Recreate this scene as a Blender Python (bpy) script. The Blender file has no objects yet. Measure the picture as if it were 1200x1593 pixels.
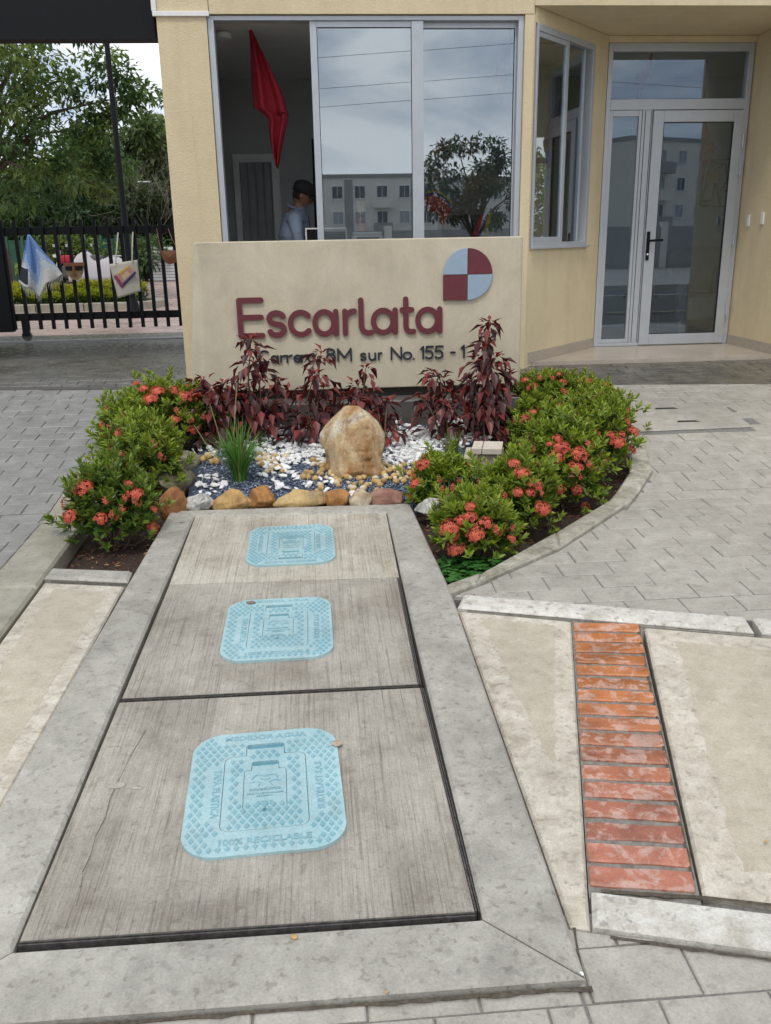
import bpy, bmesh, math, random
import numpy as np
from mathutils import Vector, Matrix
R = math.radians
rng = random.Random(7)
S = bpy.context.scene
COL = S.collection

# ------------------------------------------------------------------ camera, world, sun, exposure
CAM_H = 1.6
FPX, PITCH, ROLL, YAW = 1356.0, 17.3, 1.05, 4.2
_h = Vector((math.sin(R(YAW)), math.cos(R(YAW)), 0)); _r0 = Vector((math.cos(R(YAW)), -math.sin(R(YAW)), 0)); _z = Vector((0, 0, 1))
CD = _h*math.cos(R(PITCH)) - _z*math.sin(R(PITCH))
_u0 = _h*math.sin(R(PITCH)) + _z*math.cos(R(PITCH))
CR = _r0*math.cos(R(ROLL)) - _u0*math.sin(R(ROLL))
CU = _r0*math.sin(R(ROLL)) + _u0*math.cos(R(ROLL))
cam = bpy.data.cameras.new('camera'); camo = bpy.data.objects.new('camera', cam); COL.objects.link(camo)
M = Matrix((CR, CU, -CD)).transposed().to_4x4(); M.translation = (0, 0, CAM_H)
camo.matrix_world = M
cam.sensor_fit = 'VERTICAL'; cam.sensor_height = 36.0; cam.lens = FPX/1593*36.0
cam.clip_start = 0.05; cam.clip_end = 600
S.camera = camo

w = bpy.data.worlds.new('World'); S.world = w; w.use_nodes = True
nt = w.node_tree; nt.nodes.clear(); L = nt.links.new
def WN(t, **k):
    n = nt.nodes.new(t)
    for a, b in k.items(): setattr(n, a, b)
    return n
sky = WN('ShaderNodeTexSky', sky_type='NISHITA', sun_disc=False, sun_elevation=R(58), sun_rotation=R(160))
tc = WN('ShaderNodeTexCoord'); mp = WN('ShaderNodeMapping'); mp.inputs['Scale'].default_value = (1, 1, 2.6)
L(tc.outputs['Generated'], mp.inputs['Vector'])
n1 = WN('ShaderNodeTexNoise'); n1.inputs['Scale'].default_value = 3.1; n1.inputs['Detail'].default_value = 9; n1.inputs['Roughness'].default_value = .55
n1.inputs['Distortion'].default_value = .5
L(mp.outputs[0], n1.inputs['Vector'])
cr = WN('ShaderNodeValToRGB'); L(n1.outputs[0], cr.inputs[0])
cr.color_ramp.elements[0].position = .38; cr.color_ramp.elements[0].color = (4.4, 5.7, 7.6, 1)
cr.color_ramp.elements[1].position = .62; cr.color_ramp.elements[1].color = (15.6, 15.3, 14.8, 1)
e = cr.color_ramp.elements.new(.48); e.color = (9.6, 10.2, 10.9, 1)
n2 = WN('ShaderNodeTexNoise'); n2.inputs['Scale'].default_value = 1.7; n2.inputs['Detail'].default_value = 6
L(mp.outputs[0], n2.inputs['Vector'])
cr2 = WN('ShaderNodeValToRGB'); L(n2.outputs[0], cr2.inputs[0])
cr2.color_ramp.elements[0].position = .36; cr2.color_ramp.elements[0].color = (.62, .62, .62, 1); cr2.color_ramp.elements[1].position = .5
mx = WN('ShaderNodeMixRGB'); L(cr2.outputs[0], mx.inputs[0]); L(sky.outputs[0], mx.inputs[1]); L(cr.outputs[0], mx.inputs[2])
bg = WN('ShaderNodeBackground'); bg.inputs['Strength'].default_value = .1
out = WN('ShaderNodeOutputWorld'); L(mx.outputs[0], bg.inputs['Color']); L(bg.outputs[0], out.inputs['Surface'])

sl = bpy.data.lights.new('sun', 'SUN'); sl.energy = 1.45; sl.angle = R(11); sl.color = (1, .96, .9)
so = bpy.data.objects.new('sun', sl); COL.objects.link(so)
sd = Vector((.25, .62, -1.15)).normalized(); so.rotation_euler = sd.to_track_quat('-Z', 'Y').to_euler()
S.view_settings.view_transform = 'Standard'; S.view_settings.look = 'None'
S.view_settings.gamma = 1; S.view_settings.exposure = 0.0; S.view_settings.use_curve_mapping = False
S.render.engine = 'CYCLES'
S.cycles.transparent_max_bounces = 24; S.cycles.max_bounces = 10; S.cycles.sample_clamp_indirect = 6

# ------------------------------------------------------------------ terrain and camera helpers (real ground points)
KY = [-200, -4.2, -4.0, 0, 4.9, 8.0, 400]; KZ = [-.30, -.30, -.12, 0, .135, .48, .48]
def zg(y): return float(np.interp(y, KY, KZ))
def ray(px, py): return (CD*FPX + CR*(px-600) - CU*(py-796.5)).normalized()
def V(px, py, Y):
    v = ray(px, py); t = Y/v.y; return Vector((v.x*t, Y, CAM_H+v.z*t))
def G(px, py, dz=0.0):
    v = ray(px, py); a, b = .3, 90.0
    for _ in range(50):
        m = (a+b)/2
        if CAM_H+v.z*m < zg(v.y*m)+dz: b = m
        else: a = m
    return Vector((v.x*a, v.y*a, zg(v.y*a)+dz))
def pix(p):
    q = Vector(p)-Vector((0, 0, CAM_H)); k = q.dot(CD)
    if k < .2: return (-9999, -9999)
    return (600+FPX*q.dot(CR)/k, 796.5-FPX*q.dot(CU)/k)
def in_view(p, m=60):
    x, y = pix(p); return -m < x < 1200+m and -m < y < 1593+m

# ------------------------------------------------------------------ materials
MATS = {}
def new_mat(name):
    m = bpy.data.materials.new(name); m.use_nodes = True; t = m.node_tree; t.nodes.clear()
    o = t.nodes.new('ShaderNodeOutputMaterial'); b = t.nodes.new('ShaderNodeBsdfPrincipled'); t.links.new(b.outputs[0], o.inputs[0])
    return m, t, b, o
def nd(t, typ, ins=None, **k):
    n = t.nodes.new(typ)
    for a, b in k.items(): setattr(n, a, b)
    for a, b in (ins or {}).items():
        if hasattr(b, 'outputs'): t.links.new(b.outputs[0], n.inputs[a])
        elif hasattr(b, 'is_output'): t.links.new(b, n.inputs[a])
        else: n.inputs[a].default_value = b
    return n
def c4(c): return (c[0], c[1], c[2], 1)
def ramp(t, src, stops):
    n = t.nodes.new('ShaderNodeValToRGB'); t.links.new(src, n.inputs[0]); e = n.color_ramp.elements
    e[0].position, e[0].color = stops[0][0], c4(stops[0][1]); e[1].position, e[1].color = stops[-1][0], c4(stops[-1][1])
    for p, c in stops[1:-1]: x = e.new(p); x.color = c4(c)
    return n
def wpos(t, scale=(1, 1, 1), local=False):
    g = t.nodes.new('ShaderNodeTexCoord').outputs['Object'] if local else t.nodes.new('ShaderNodeNewGeometry').outputs['Position']
    m = t.nodes.new('ShaderNodeMapping'); m.inputs['Scale'].default_value = scale; t.links.new(g, m.inputs['Vector']); return m.outputs[0]
def noise(t, vec, scale, detail=6, rough=.6, dist=0):
    return nd(t, 'ShaderNodeTexNoise', {'Vector': vec, 'Scale': scale, 'Detail': detail, 'Roughness': rough, 'Distortion': dist}).outputs[0]
def mixc(t, fac, a, b, mode='MIX'):
    n = t.nodes.new('ShaderNodeMixRGB'); n.blend_type = mode
    for i, v in enumerate((fac, a, b)):
        if hasattr(v, 'is_output'): t.links.new(v, n.inputs[i])
        elif isinstance(v, (int, float)): n.inputs[i].default_value = v
        else: n.inputs[i].default_value = c4(v)
    return n.outputs[0]
def bump(t, b, h, strength, dist=.01):
    n = nd(t, 'ShaderNodeBump', {'Height': h, 'Strength': strength, 'Distance': dist}); t.links.new(n.outputs[0], b.inputs['Normal'])
def plain(name, col, rough=.5, metal=0, var=.12, scale=25, bmp=.1, spec=.5, local=False):
    if name in MATS: return MATS[name]
    m, t, b, o = new_mat(name); p = wpos(t, local=local); n = noise(t, p, scale)
    lo = [c*(1-var) for c in col]; hi = [min(1, c*(1+var)) for c in col]
    t.links.new(ramp(t, n, [(.3, lo), (.7, hi)]).outputs[0], b.inputs['Base Color'])
    b.inputs['Roughness'].default_value = rough; b.inputs['Metallic'].default_value = metal; b.inputs['Specular IOR Level'].default_value = spec
    if bmp: bump(t, b, n, bmp, .004)
    MATS[name] = m; return m
def concrete(name, base, dark, light, blot=9, speck=0.0, rough=.62, objvar=.10, striae=None, grime=.35, wet=0.0, pit=.35, drops=.5):
    """weathered concrete: broad stains, fine grain, pits, per-piece tone"""
    m, t, b, o = new_mat(name); p = wpos(t)
    big = noise(t, p, 1.3, 5, .6); mid = noise(t, p, blot, 8, .65, .4); fine = noise(t, p, 140, 4, .7)
    c = ramp(t, mid, [(.30, dark), (.5, base), (.72, light)]).outputs[0]
    c = mixc(t, grime, c, ramp(t, big, [(.35, (.55, .53, .5)), (.65, (1.12, 1.1, 1.06))]).outputs[0], 'MULTIPLY')
    c = mixc(t, .55, c, ramp(t, fine, [(.3, (.66, .66, .65)), (.7, (1.2, 1.2, 1.2))]).outputs[0], 'MULTIPLY')
    dr = noise(t, p, 38, 3, .5, .2); c = mixc(t, drops, c, ramp(t, dr, [(.33, (.62, .605, .58)), (.385, (.97, .97, .97)), (.60, (1.0, 1.0, 1.0)), (.70, (1.12, 1.12, 1.11))]).outputs[0], 'MULTIPLY')
    d2 = noise(t, p, 15, 5, .7, .6); c = mixc(t, drops*.7, c, ramp(t, d2, [(.34, (.72, .70, .67)), (.46, (1, 1, 1)), (.7, (1.08, 1.08, 1.07))]).outputs[0], 'MULTIPLY')
    h = fine
    if speck:
        sp = noise(t, p, 34, 3, .5); mask = ramp(t, sp, [(.60, (0, 0, 0)), (.68, (speck,)*3)]).outputs[0]
        c = mixc(t, mask, c, [x*.52 for x in dark])
    if striae:
        ps = wpos(t, striae); sn = noise(t, ps, 1.0, 6, .75); sb = noise(t, wpos(t, (9, .5, 1)), 1.0, 4, .6)
        c = mixc(t, .85, c, ramp(t, sn, [(.30, (.36, .33, .30)), (.47, (.95, .95, .95)), (.75, (1.18, 1.17, 1.15))]).outputs[0], 'MULTIPLY')
        s3 = noise(t, wpos(t, (330, 14, 1)), 1.0, 4, .7); c = mixc(t, .6, c, ramp(t, s3, [(.3, (.62, .60, .57)), (.55, (1.05, 1.05, 1.05))]).outputs[0], 'MULTIPLY')
        c = mixc(t, .3, c, ramp(t, sb, [(.3, (.6, .57, .53)), (.6, (1.08, 1.08, 1.08))]).outputs[0], 'MULTIPLY')
        st = noise(t, p, 2.6, 6, .65, .5); c = mixc(t, .6, c, ramp(t, st, [(.36, (.66, .62, .57)), (.55, (1.04, 1.04, 1.03))]).outputs[0], 'MULTIPLY')
        h = nd(t, 'ShaderNodeMath', {0: fine, 1: sn}, operation='ADD').outputs[0]
    oi = t.nodes.new('ShaderNodeObjectInfo')
    c = mixc(t, objvar*2.5, c, ramp(t, oi.outputs['Random'], [(0, (.72, .72, .73)), (1, (1.2, 1.19, 1.17))]).outputs[0], 'MULTIPLY')
    t.links.new(c, b.inputs['Base Color'])
    rr = ramp(t, big, [(.35, (rough-wet,)*3), (.65, (rough,)*3)]).outputs[0]; t.links.new(rr, b.inputs['Roughness'])
    bump(t, b, h, pit, .006); MATS[name] = m; return m
def leafmat(name, rough=.38, trans=.22):
    m, t, b, o = new_mat(name); a = nd(t, 'ShaderNodeAttribute', attribute_name='tint')
    t.links.new(a.outputs['Color'], b.inputs['Base Color']); b.inputs['Roughness'].default_value = rough
    tr = nd(t, 'ShaderNodeBsdfTranslucent'); t.links.new(a.outputs['Color'], tr.inputs[0])
    mxs = nd(t, 'ShaderNodeMixShader', {0: trans}); t.links.new(b.outputs[0], mxs.inputs[1]); t.links.new(tr.outputs[0], mxs.inputs[2])
    t.links.new(mxs.outputs[0], o.inputs[0]); MATS[name] = m; return m
def glass(name, fac, tint):
    m, t, b, o = new_mat(name); t.nodes.remove(b)
    tr = nd(t, 'ShaderNodeBsdfTransparent', {0: c4(tint)}); gl = nd(t, 'ShaderNodeBsdfGlossy', {0: (.80, .89, 1.0, 1), 'Roughness': 0.0})
    lw = nd(t, 'ShaderNodeLayerWeight', {'Blend': .35}); f = nd(t, 'ShaderNodeMath', {0: lw.outputs['Facing'], 1: .22}, operation='MULTIPLY')
    f2 = nd(t, 'ShaderNodeMath', {0: f, 1: fac}, operation='ADD', use_clamp=True)
    mxs = nd(t, 'ShaderNodeMixShader', {0: f2}); t.links.new(tr.outputs[0], mxs.inputs[1]); t.links.new(gl.outputs[0], mxs.inputs[2])
    t.links.new(mxs.outputs[0], o.inputs[0]); MATS[name] = m; return m
def attrmat(name, rough=.8, fuzz=.15):
    m, t, b, o = new_mat(name); a = nd(t, 'ShaderNodeAttribute', attribute_name='tint')
    n = noise(t, wpos(t), 60)
    t.links.new(mixc(t, fuzz*2, a.outputs['Color'], ramp(t, n, [(.3, (.75,)*3), (.7, (1.15,)*3)]).outputs[0], 'MULTIPLY'), b.inputs['Base Color'])
    b.inputs['Roughness'].default_value = rough; bump(t, b, n, .15, .003); MATS[name] = m; return m

M_paver = concrete('stamped_grey', (.425, .40, .358), (.345, .325, .288), (.50, .475, .433), 9, rough=.55, wet=.12, objvar=.035, pit=.35)
M_drive = concrete('driveway_grey', (.26, .255, .24), (.19, .185, .175), (.34, .33, .31), 6, rough=.5, wet=.2, objvar=.05, pit=.35)
M_joint = plain('joint_mortar', (.19, .182, .17), .85, bmp=.3, scale=60, var=.3)
M_brickmortar = plain('brick_mortar', (.20, .185, .165), .9, var=.35, bmp=.5, scale=45)
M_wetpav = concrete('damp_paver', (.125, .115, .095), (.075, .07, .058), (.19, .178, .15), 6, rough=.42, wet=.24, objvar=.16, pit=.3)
M_frame = concrete('frame_concrete', (.415, .40, .362), (.33, .317, .285), (.52, .503, .46), 7, speck=.35, rough=.6, wet=.12, objvar=.03, grime=.4, drops=.75)
M_slab = concrete('brushed_concrete', (.46, .43, .385), (.38, .35, .31), (.54, .51, .46), 5, rough=.65, striae=(120, 1.6, 1), objvar=.06, pit=.8)
M_beige = concrete('aggregate_edge', (.57, .522, .44), (.44, .395, .325), (.69, .65, .575), 15, speck=.5, rough=.66, objvar=.03, pit=.5)
M_smooth = concrete('floated_beige', (.50, .45, .36), (.43, .385, .30), (.56, .515, .43), 14, speck=.2, rough=.66, objvar=.0, grime=.3, drops=.25)
M_white = concrete('pale_kerb', (.64, .62, .57), (.46, .43, .37), (.76, .75, .72), 16, speck=.6, rough=.6, objvar=.06, pit=.5)
M_olive = concrete('old_kerb', (.33, .31, .25), (.25, .235, .185), (.42, .40, .335), 6, rough=.6, wet=.12, objvar=.06)
M_rkerb = concrete('stained_kerb', (.42, .395, .33), (.25, .23, .18), (.60, .575, .51), 11, speck=.4, rough=.62, objvar=.10, grime=.5)
M_gap = plain('dark_mortar', (.09, .085, .075), .9, bmp=.4, scale=40)
M_metal = plain('dark_steel', (.085, .08, .075), .6, .3, var=.5, bmp=.3, scale=60)
M_soil = plain('soil', (.045, .028, .02), .95, bmp=.8, scale=50, var=.5)
M_base = plain('earth', (.10, .09, .075), .95, bmp=.4)
M_lid = concrete('blue_plastic', (.34, .56, .62), (.29, .51, .575), (.40, .61, .665), 6, rough=.5, objvar=.02, grime=.25, pit=.12, drops=.15)
def lidmat(name, base, lo, hi):
    m = concrete(name, base, lo, hi, 7, rough=.48, objvar=.02, grime=.45, pit=.12, drops=.2); t = m.node_tree; b = [n for n in t.nodes if n.type == 'BSDF_PRINCIPLED'][0]
    src = b.inputs['Base Color'].links[0].from_socket; p = wpos(t); n = noise(t, p, 11, 8, .72, .8); f = noise(t, p, 85, 4, .7)
    c = mixc(t, ramp(t, n, [(.52, (0, 0, 0)), (.70, (.38,)*3)]).outputs[0], src, (.30, .33, .31)); c = mixc(t, ramp(t, f, [(.60, (0, 0, 0)), (.72, (.35,)*3)]).outputs[0], c, (.50, .62, .64))
    t.links.new(c, b.inputs['Base Color']); return m
M_lidtop = lidmat('blue_plastic_worn', (.25, .465, .54), (.19, .40, .48), (.31, .52, .59))
M_lid = lidmat('blue_plastic', (.38, .575, .63), (.32, .52, .58), (.44, .63, .68))
M_lid_old = concrete('blue_plastic_worn', (.25, .475, .555), (.19, .41, .50), (.32, .54, .61), 14, rough=.42, objvar=.02, grime=.3, pit=.12, drops=.15)
M_blk = plain('black_paint', (.0065, .007, .009), .6, bmp=.05, scale=70, spec=.22)
M_alu = plain('grey_aluminium', (.46, .49, .53), .38, .25, var=.05, bmp=.03, scale=8)
M_gasket = plain('black_gasket', (.02, .02, .02), .6)
M_glass = glass('window_glass', .25, (.80, .83, .83))
M_dglass = glass('door_glass', .11, (.80, .86, .90))
def stucco(name, col, dark):
    m, t, b, o = new_mat(name); p = wpos(t); n = noise(t, p, 70, 5, .7, .6); g = noise(t, wpos(t, (1, 1, .5)), 2.2, 5, .6)
    c = ramp(t, g, [(.3, dark), (.62, col)]).outputs[0]; c = mixc(t, .25, c, ramp(t, n, [(.3, (.8,)*3), (.7, (1.1,)*3)]).outputs[0], 'MULTIPLY')
    sk = noise(t, wpos(t, (14, 14, .7)), 1.0, 6, .65); c = mixc(t, .20, c, ramp(t, sk, [(.30, (.74, .71, .66)), (.5, (1.02, 1.02, 1.01))]).outputs[0], 'MULTIPLY'); sp = noise(t, p, 4.5, 7, .7); c = mixc(t, .2, c, ramp(t, sp, [(.33, (.76, .74, .70)), (.52, (1.03, 1.03, 1.02))]).outputs[0], 'MULTIPLY')
    t.links.new(c, b.inputs['Base Color']); b.inputs['Roughness'].default_value = .85; bump(t, b, n, .8, .012); MATS[name] = m; return m
M_yel = stucco('yellow_stucco', (.745, .625, .415), (.68, .565, .37))
def signmat():
    m, t, b, o = new_mat('sign_render'); p = wpos(t); g = noise(t, p, 2.4, 7, .65, .4); f = noise(t, p, 60, 5, .7); s1 = noise(t, wpos(t, (9, 9, 1.1)), 1.0, 5, .6); y = noise(t, wpos(t, (1, 1, 1.6)), 13, 4, .6)
    c = ramp(t, g, [(.28, (.45, .395, .295)), (.5, (.56, .495, .375)), (.68, (.63, .565, .435))]).outputs[0]
    c = mixc(t, .16, c, ramp(t, s1, [(.34, (.70, .68, .65)), (.58, (1.06, 1.05, 1.04))]).outputs[0], 'MULTIPLY'); c = mixc(t, .3, c, ramp(t, f, [(.3, (.78,)*3), (.7, (1.12,)*3)]).outputs[0], 'MULTIPLY')
    c = mixc(t, ramp(t, y, [(.66, (0, 0, 0)), (.74, (.4,)*3)]).outputs[0], c, (.66, .54, .30)); t.links.new(c, b.inputs['Base Color']); b.inputs['Roughness'].default_value = .85; bump(t, b, f, .25, .006); return m
M_sign = signmat()
M_signl = M_sign
M_maroon = plain('maroon_paint', (.135, .026, .036), .4, var=.1, bmp=.04)
M_navy = plain('dark_blue_paint', (.018, .026, .036), .4, bmp=.03)
M_lblue = plain('pale_blue_paint', (.31, .40, .51), .4, var=.05, bmp=.04)
M_plinth = concrete('plinth_grey', (.115, .112, .105), (.085, .083, .08), (.15, .147, .14), 5, rough=.55, wet=.2)
M_tile = concrete('beige_floor_tile', (.46, .40, .33), (.42, .36, .30), (.50, .44, .37), 4, rough=.3, objvar=.03, grime=.15, pit=.05)
M_wallin = plain('inner_wall', (.50, .51, .52), .8, var=.05, scale=5)
M_ceil = plain('inner_ceiling', (.70, .70, .69), .85, var=.04, scale=5)
M_floorin = plain('inner_floor', (.33, .31, .29), .3, var=.1, scale=6, bmp=0)
M_red = plain('red_cloth', (.34, .012, .03), .8, var=.2, scale=18, bmp=.2)
M_whitep = plain('white_plastic', (.78, .78, .76), .4, var=.04, bmp=.02)
M_leaf = leafmat('glossy_leaf', .34, .2)
M_dleaf = leafmat('dark_red_leaf', .42, .18)
M_blade = leafmat('grass_blade', .45, .3)
M_petal = leafmat('petal', .6, .35)
M_tleaf = leafmat('tree_leaf', .5, .42)
M_bark = plain('bark', (.085, .065, .05), .9, var=.35, scale=20, bmp=.6)
M_stem = plain('brown_stem', (.10, .06, .04), .8, bmp=.2)
M_cloth = attrmat('printed_cloth', .85)

# ------------------------------------------------------------------ mesh helpers
def tag(o, label=None, cat=None, group=None, kind=None):
    if label: o['label'] = label
    if cat: o['category'] = cat
    if group: o['group'] = group
    if kind: o['kind'] = kind
    return o
def empty(name, loc=(0, 0, 0), label=None, cat=None, group=None, rz=0, kind=None):
    o = bpy.data.objects.new(name, None); COL.objects.link(o); o.location = loc; o.rotation_euler = (0, 0, rz); o.empty_display_size = .1
    return tag(o, label, cat, group, kind)
def link(name, me, parent=None, loc=None):
    o = bpy.data.objects.new(name, me); COL.objects.link(o)
    if loc is not None: o.location = loc
    if parent: o.parent = parent
    return o
class MB:
    def __init__(s): s.v = []; s.f = []; s.m = []
    def add(s, vs, fs, mi=0):
        k = len(s.v); s.v += [tuple(p) for p in vs]; s.f += [tuple(i+k for i in f) for f in fs]; s.m += [mi]*len(fs); return s
    def box(s, a, b, mi=0, bev=0.0):
        (x0, y0, z0), (x1, y1, z1) = a, b
        x0, x1 = min(x0, x1), max(x0, x1); y0, y1 = min(y0, y1), max(y0, y1); z0, z1 = min(z0, z1), max(z0, z1)
        vs = [(x0,y0,z0),(x1,y0,z0),(x1,y1,z0),(x0,y1,z0),(x0,y0,z1),(x1,y0,z1),(x1,y1,z1),(x0,y1,z1)]
        return s.add(vs, [(3,2,1,0),(4,5,6,7),(0,1,5,4),(1,2,6,5),(2,3,7,6),(3,0,4,7)], mi)
    def obox(s, o, ex, ey, ez, mi=0):
        o, ex, ey, ez = map(Vector, (o, ex, ey, ez)); p = [o, o+ex, o+ex+ey, o+ey]; vs = p+[q+ez for q in p]
        fs = [(3,2,1,0),(4,5,6,7),(0,1,5,4),(1,2,6,5),(2,3,7,6),(3,0,4,7)]
        if ex.cross(ey).dot(ez) < 0: fs = [f[::-1] for f in fs]
        return s.add(vs, fs, mi)
    def prism(s, poly, z0, z1, mi=0, bev=0.0, top=None):
        """vertical prism of a convex or concave outline, optional bevelled top edge; z relative"""
        a = sum(poly[i][0]*poly[(i+1) % len(poly)][1]-poly[(i+1) % len(poly)][0]*poly[i][1] for i in range(len(poly)))
        if a < 0: poly = poly[::-1]
        n = len(poly); rings = [[(x, y, z0) for x, y in poly]]
        if bev:
            rings.append([(x, y, z1-bev) for x, y in poly]); rings.append([(x, y, z1) for x, y in inset(poly, bev)])
        else: rings.append([(x, y, z1) for x, y in poly])
        vs = [p for r in rings for p in r]; fs = []
        for k in range(len(rings)-1):
            for i in range(n): j = (i+1) % n; fs.append((k*n+i, k*n+j, (k+1)*n+j, (k+1)*n+i))
        s.add(vs, fs, mi); s.add(rings[-1], [tuple(range(n))], mi if top is None else top); return s
    def tube(s, pts, rad, n=6, mi=0, cap=True):
        pts = [Vector(p) for p in pts]; rad = rad if hasattr(rad, '__len__') else [rad]*len(pts); vs = []; fs = []
        ref = None
        for i, p in enumerate(pts):
            d = (pts[min(i+1, len(pts)-1)]-pts[max(i-1, 0)]).normalized()
            if ref is None: ref = Vector((1, 0, 0)) if abs(d.x) < .9 else Vector((0, 1, 0))
            a = d.cross(ref).normalized(); b = d.cross(a).normalized(); ref = b.cross(d).normalized() if False else ref
            for k in range(n): t = 2*math.pi*k/n; vs.append(p+(a*math.cos(t)+b*math.sin(t))*rad[i])
        for i in range(len(pts)-1):
            for k in range(n): l = (k+1) % n; fs.append((i*n+k, i*n+l, (i+1)*n+l, (i+1)*n+k))
        if cap: fs.append(tuple(range(n))[::-1]); fs.append(tuple((len(pts)-1)*n+k for k in range(n)))
        return s.add(vs, fs, mi)
    def lathe(s, prof, n=20, c=(0, 0, 0), mi=0):
        vs = []; fs = []
        for r, z in prof:
            for k in range(n): t = 2*math.pi*k/n; vs.append((c[0]+r*math.cos(t), c[1]+r*math.sin(t), c[2]+z))
        for i in range(len(prof)-1):
            for k in range(n): l = (k+1) % n; fs.append((i*n+k, i*n+l, (i+1)*n+l, (i+1)*n+k))
        fs.append(tuple(range(n))[::-1]); fs.append(tuple((len(prof)-1)*n+k for k in range(n)))
        return s.add(vs, fs, mi)
    def mesh(s, name, mats, smooth=False, drape=False):
        me = bpy.data.meshes.new(name); me.from_pydata(s.v, [], s.f)
        for m in (mats if isinstance(mats, (list, tuple)) else [mats]): me.materials.append(m)
        me.polygons.foreach_set('material_index', s.m)
        if drape: drape_mesh(me)
        if smooth: me.polygons.foreach_set('use_smooth', [True]*len(me.polygons))
        me.update(); return me
    def build(s, name, mats, parent=None, smooth=False, drape=False, loc=None, bev=0.0, seg=2):
        o = link(name, s.mesh(name, mats, smooth, drape), parent, loc)
        if bev: md = o.modifiers.new('edge', 'BEVEL'); md.width = bev; md.segments = seg; md.limit_method = 'ANGLE'; md.angle_limit = R(40)
        return o
def drape_mesh(me):
    bm = bmesh.new(); bm.from_mesh(me)
    ys = [v.co.y for v in bm.verts]; lo, hi = min(ys), max(ys)
    for k in KY[1:-1]:
        if lo+1e-4 < k < hi-1e-4:
            bmesh.ops.bisect_plane(bm, geom=bm.verts[:]+bm.edges[:]+bm.faces[:], dist=1e-5, plane_co=(0, k, 0), plane_no=(0, 1, 0))
    for v in bm.verts: v.co.z += zg(v.co.y)
    bmesh.ops.triangulate(bm, faces=[f for f in bm.faces if len(f.verts) > 4])
    bm.to_mesh(me); bm.free()
def inset(poly, d):
    n = len(poly); o = []
    for i in range(n):
        p0, p1, p2 = Vector(poly[i-1]), Vector(poly[i]), Vector(poly[(i+1) % n])
        a = (p1-p0); b = (p2-p1)
        if a.length < 1e-6 or b.length < 1e-6: o.append(tuple(p1)); continue
        a.normalize(); b.normalize(); na = Vector((-a.y, a.x)); nb = Vector((-b.y, b.x)); k = 1+na.dot(nb)
        o.append(tuple(p1+(na+nb)*(d/max(k, .25))))
    return o
def clip(poly, nx, ny, c):
    """keep nx*x+ny*y <= c"""
    o = []; n = len(poly)
    for i in range(n):
        p, q = poly[i], poly[(i+1) % n]; a = nx*p[0]+ny*p[1]-c; b = nx*q[0]+ny*q[1]-c
        if a <= 0: o.append(p)
        if (a < 0 < b) or (b < 0 < a): t = a/(a-b); o.append((p[0]+(q[0]-p[0])*t, p[1]+(q[1]-p[1])*t))
    r = []
    for p in o:
        if not r or (abs(p[0]-r[-1][0])+abs(p[1]-r[-1][1])) > .004: r.append(p)
    if len(r) > 2 and abs(r[0][0]-r[-1][0])+abs(r[0][1]-r[-1][1]) < .004: r.pop()
    return r if len(r) > 2 else []
def area(p): return abs(sum(p[i][0]*p[(i+1) % len(p)][1]-p[(i+1) % len(p)][0]*p[i][1] for i in range(len(p))))/2
def below_line(p, q):  # half-plane on the right-hand side of p->q as clip args
    dx, dy = q[0]-p[0], q[1]-p[1]; l = math.hypot(dx, dy); nx, ny = -dy/l, dx/l; return nx, ny, nx*p[0]+ny*p[1]
def outer_shape(c):
    return c
def np_mesh(name, verts, faces, mat, tint=None, smooth=False):
    """big triangle/quad soup from arrays, tint = one colour per face"""
    me = bpy.data.meshes.new(name); nv = len(verts); nf, k = faces.shape
    me.vertices.add(nv); me.vertices.foreach_set('co', np.asarray(verts, np.float32).ravel())
    me.loops.add(nf*k); me.loops.foreach_set('vertex_index', faces.astype(np.int32).ravel())
    me.polygons.add(nf); me.polygons.foreach_set('loop_start', np.arange(0, nf*k, k, dtype=np.int32))
    if smooth: me.polygons.foreach_set('use_smooth', np.ones(nf, bool))
    me.update(calc_edges=True)
    if tint is not None:
        a = me.attributes.new('tint', 'FLOAT_COLOR', 'FACE'); a.data.foreach_set('color', np.concatenate([tint, np.ones((nf, 1))], 1).astype(np.float32).ravel())
    me.materials.append(mat); return me
def leaves(P, D, N, ln, wd, col, droop=.15, fold=.12, wpos=.45):
    """P base, D direction, N up normal (n,3); returns verts, tri faces, tint"""
    n = len(P); D = D/np.linalg.norm(D, axis=1, keepdims=True); Sd = np.cross(D, N); Sd /= np.linalg.norm(Sd, axis=1, keepdims=True)+1e-9; U = np.cross(Sd, D)
    ln = np.broadcast_to(ln, n)[:, None]; wd = np.broadcast_to(wd, n)[:, None]
    b = P; m = P+D*ln*wpos-U*ln*fold*.4; l = P+D*ln*wpos-Sd*wd*.5+U*ln*fold*.6; r = P+D*ln*wpos+Sd*wd*.5+U*ln*fold*.6; t = P+D*ln-U*ln*droop
    vs = np.stack([b, l, r, m, t], 1).reshape(-1, 3)
    f = np.array([(0, 2, 3), (0, 3, 1), (3, 2, 4), (3, 4, 1)]); fs = (np.arange(n)[:, None, None]*5+f[None]).reshape(-1, 3)
    return vs, fs, np.repeat(col, 4, 0)
def quads(P, A, B, col):
    """flat diamonds: centre P, half axes A, B"""
    n = len(P); vs = np.stack([P-A, P-B, P+A, P+B], 1).reshape(-1, 3); fs = np.arange(n*4).reshape(-1, 4); return vs, fs, col
def unit(n, g): v = g.normal(size=(n, 3)); return v/np.linalg.norm(v, axis=1, keepdims=True)
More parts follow.
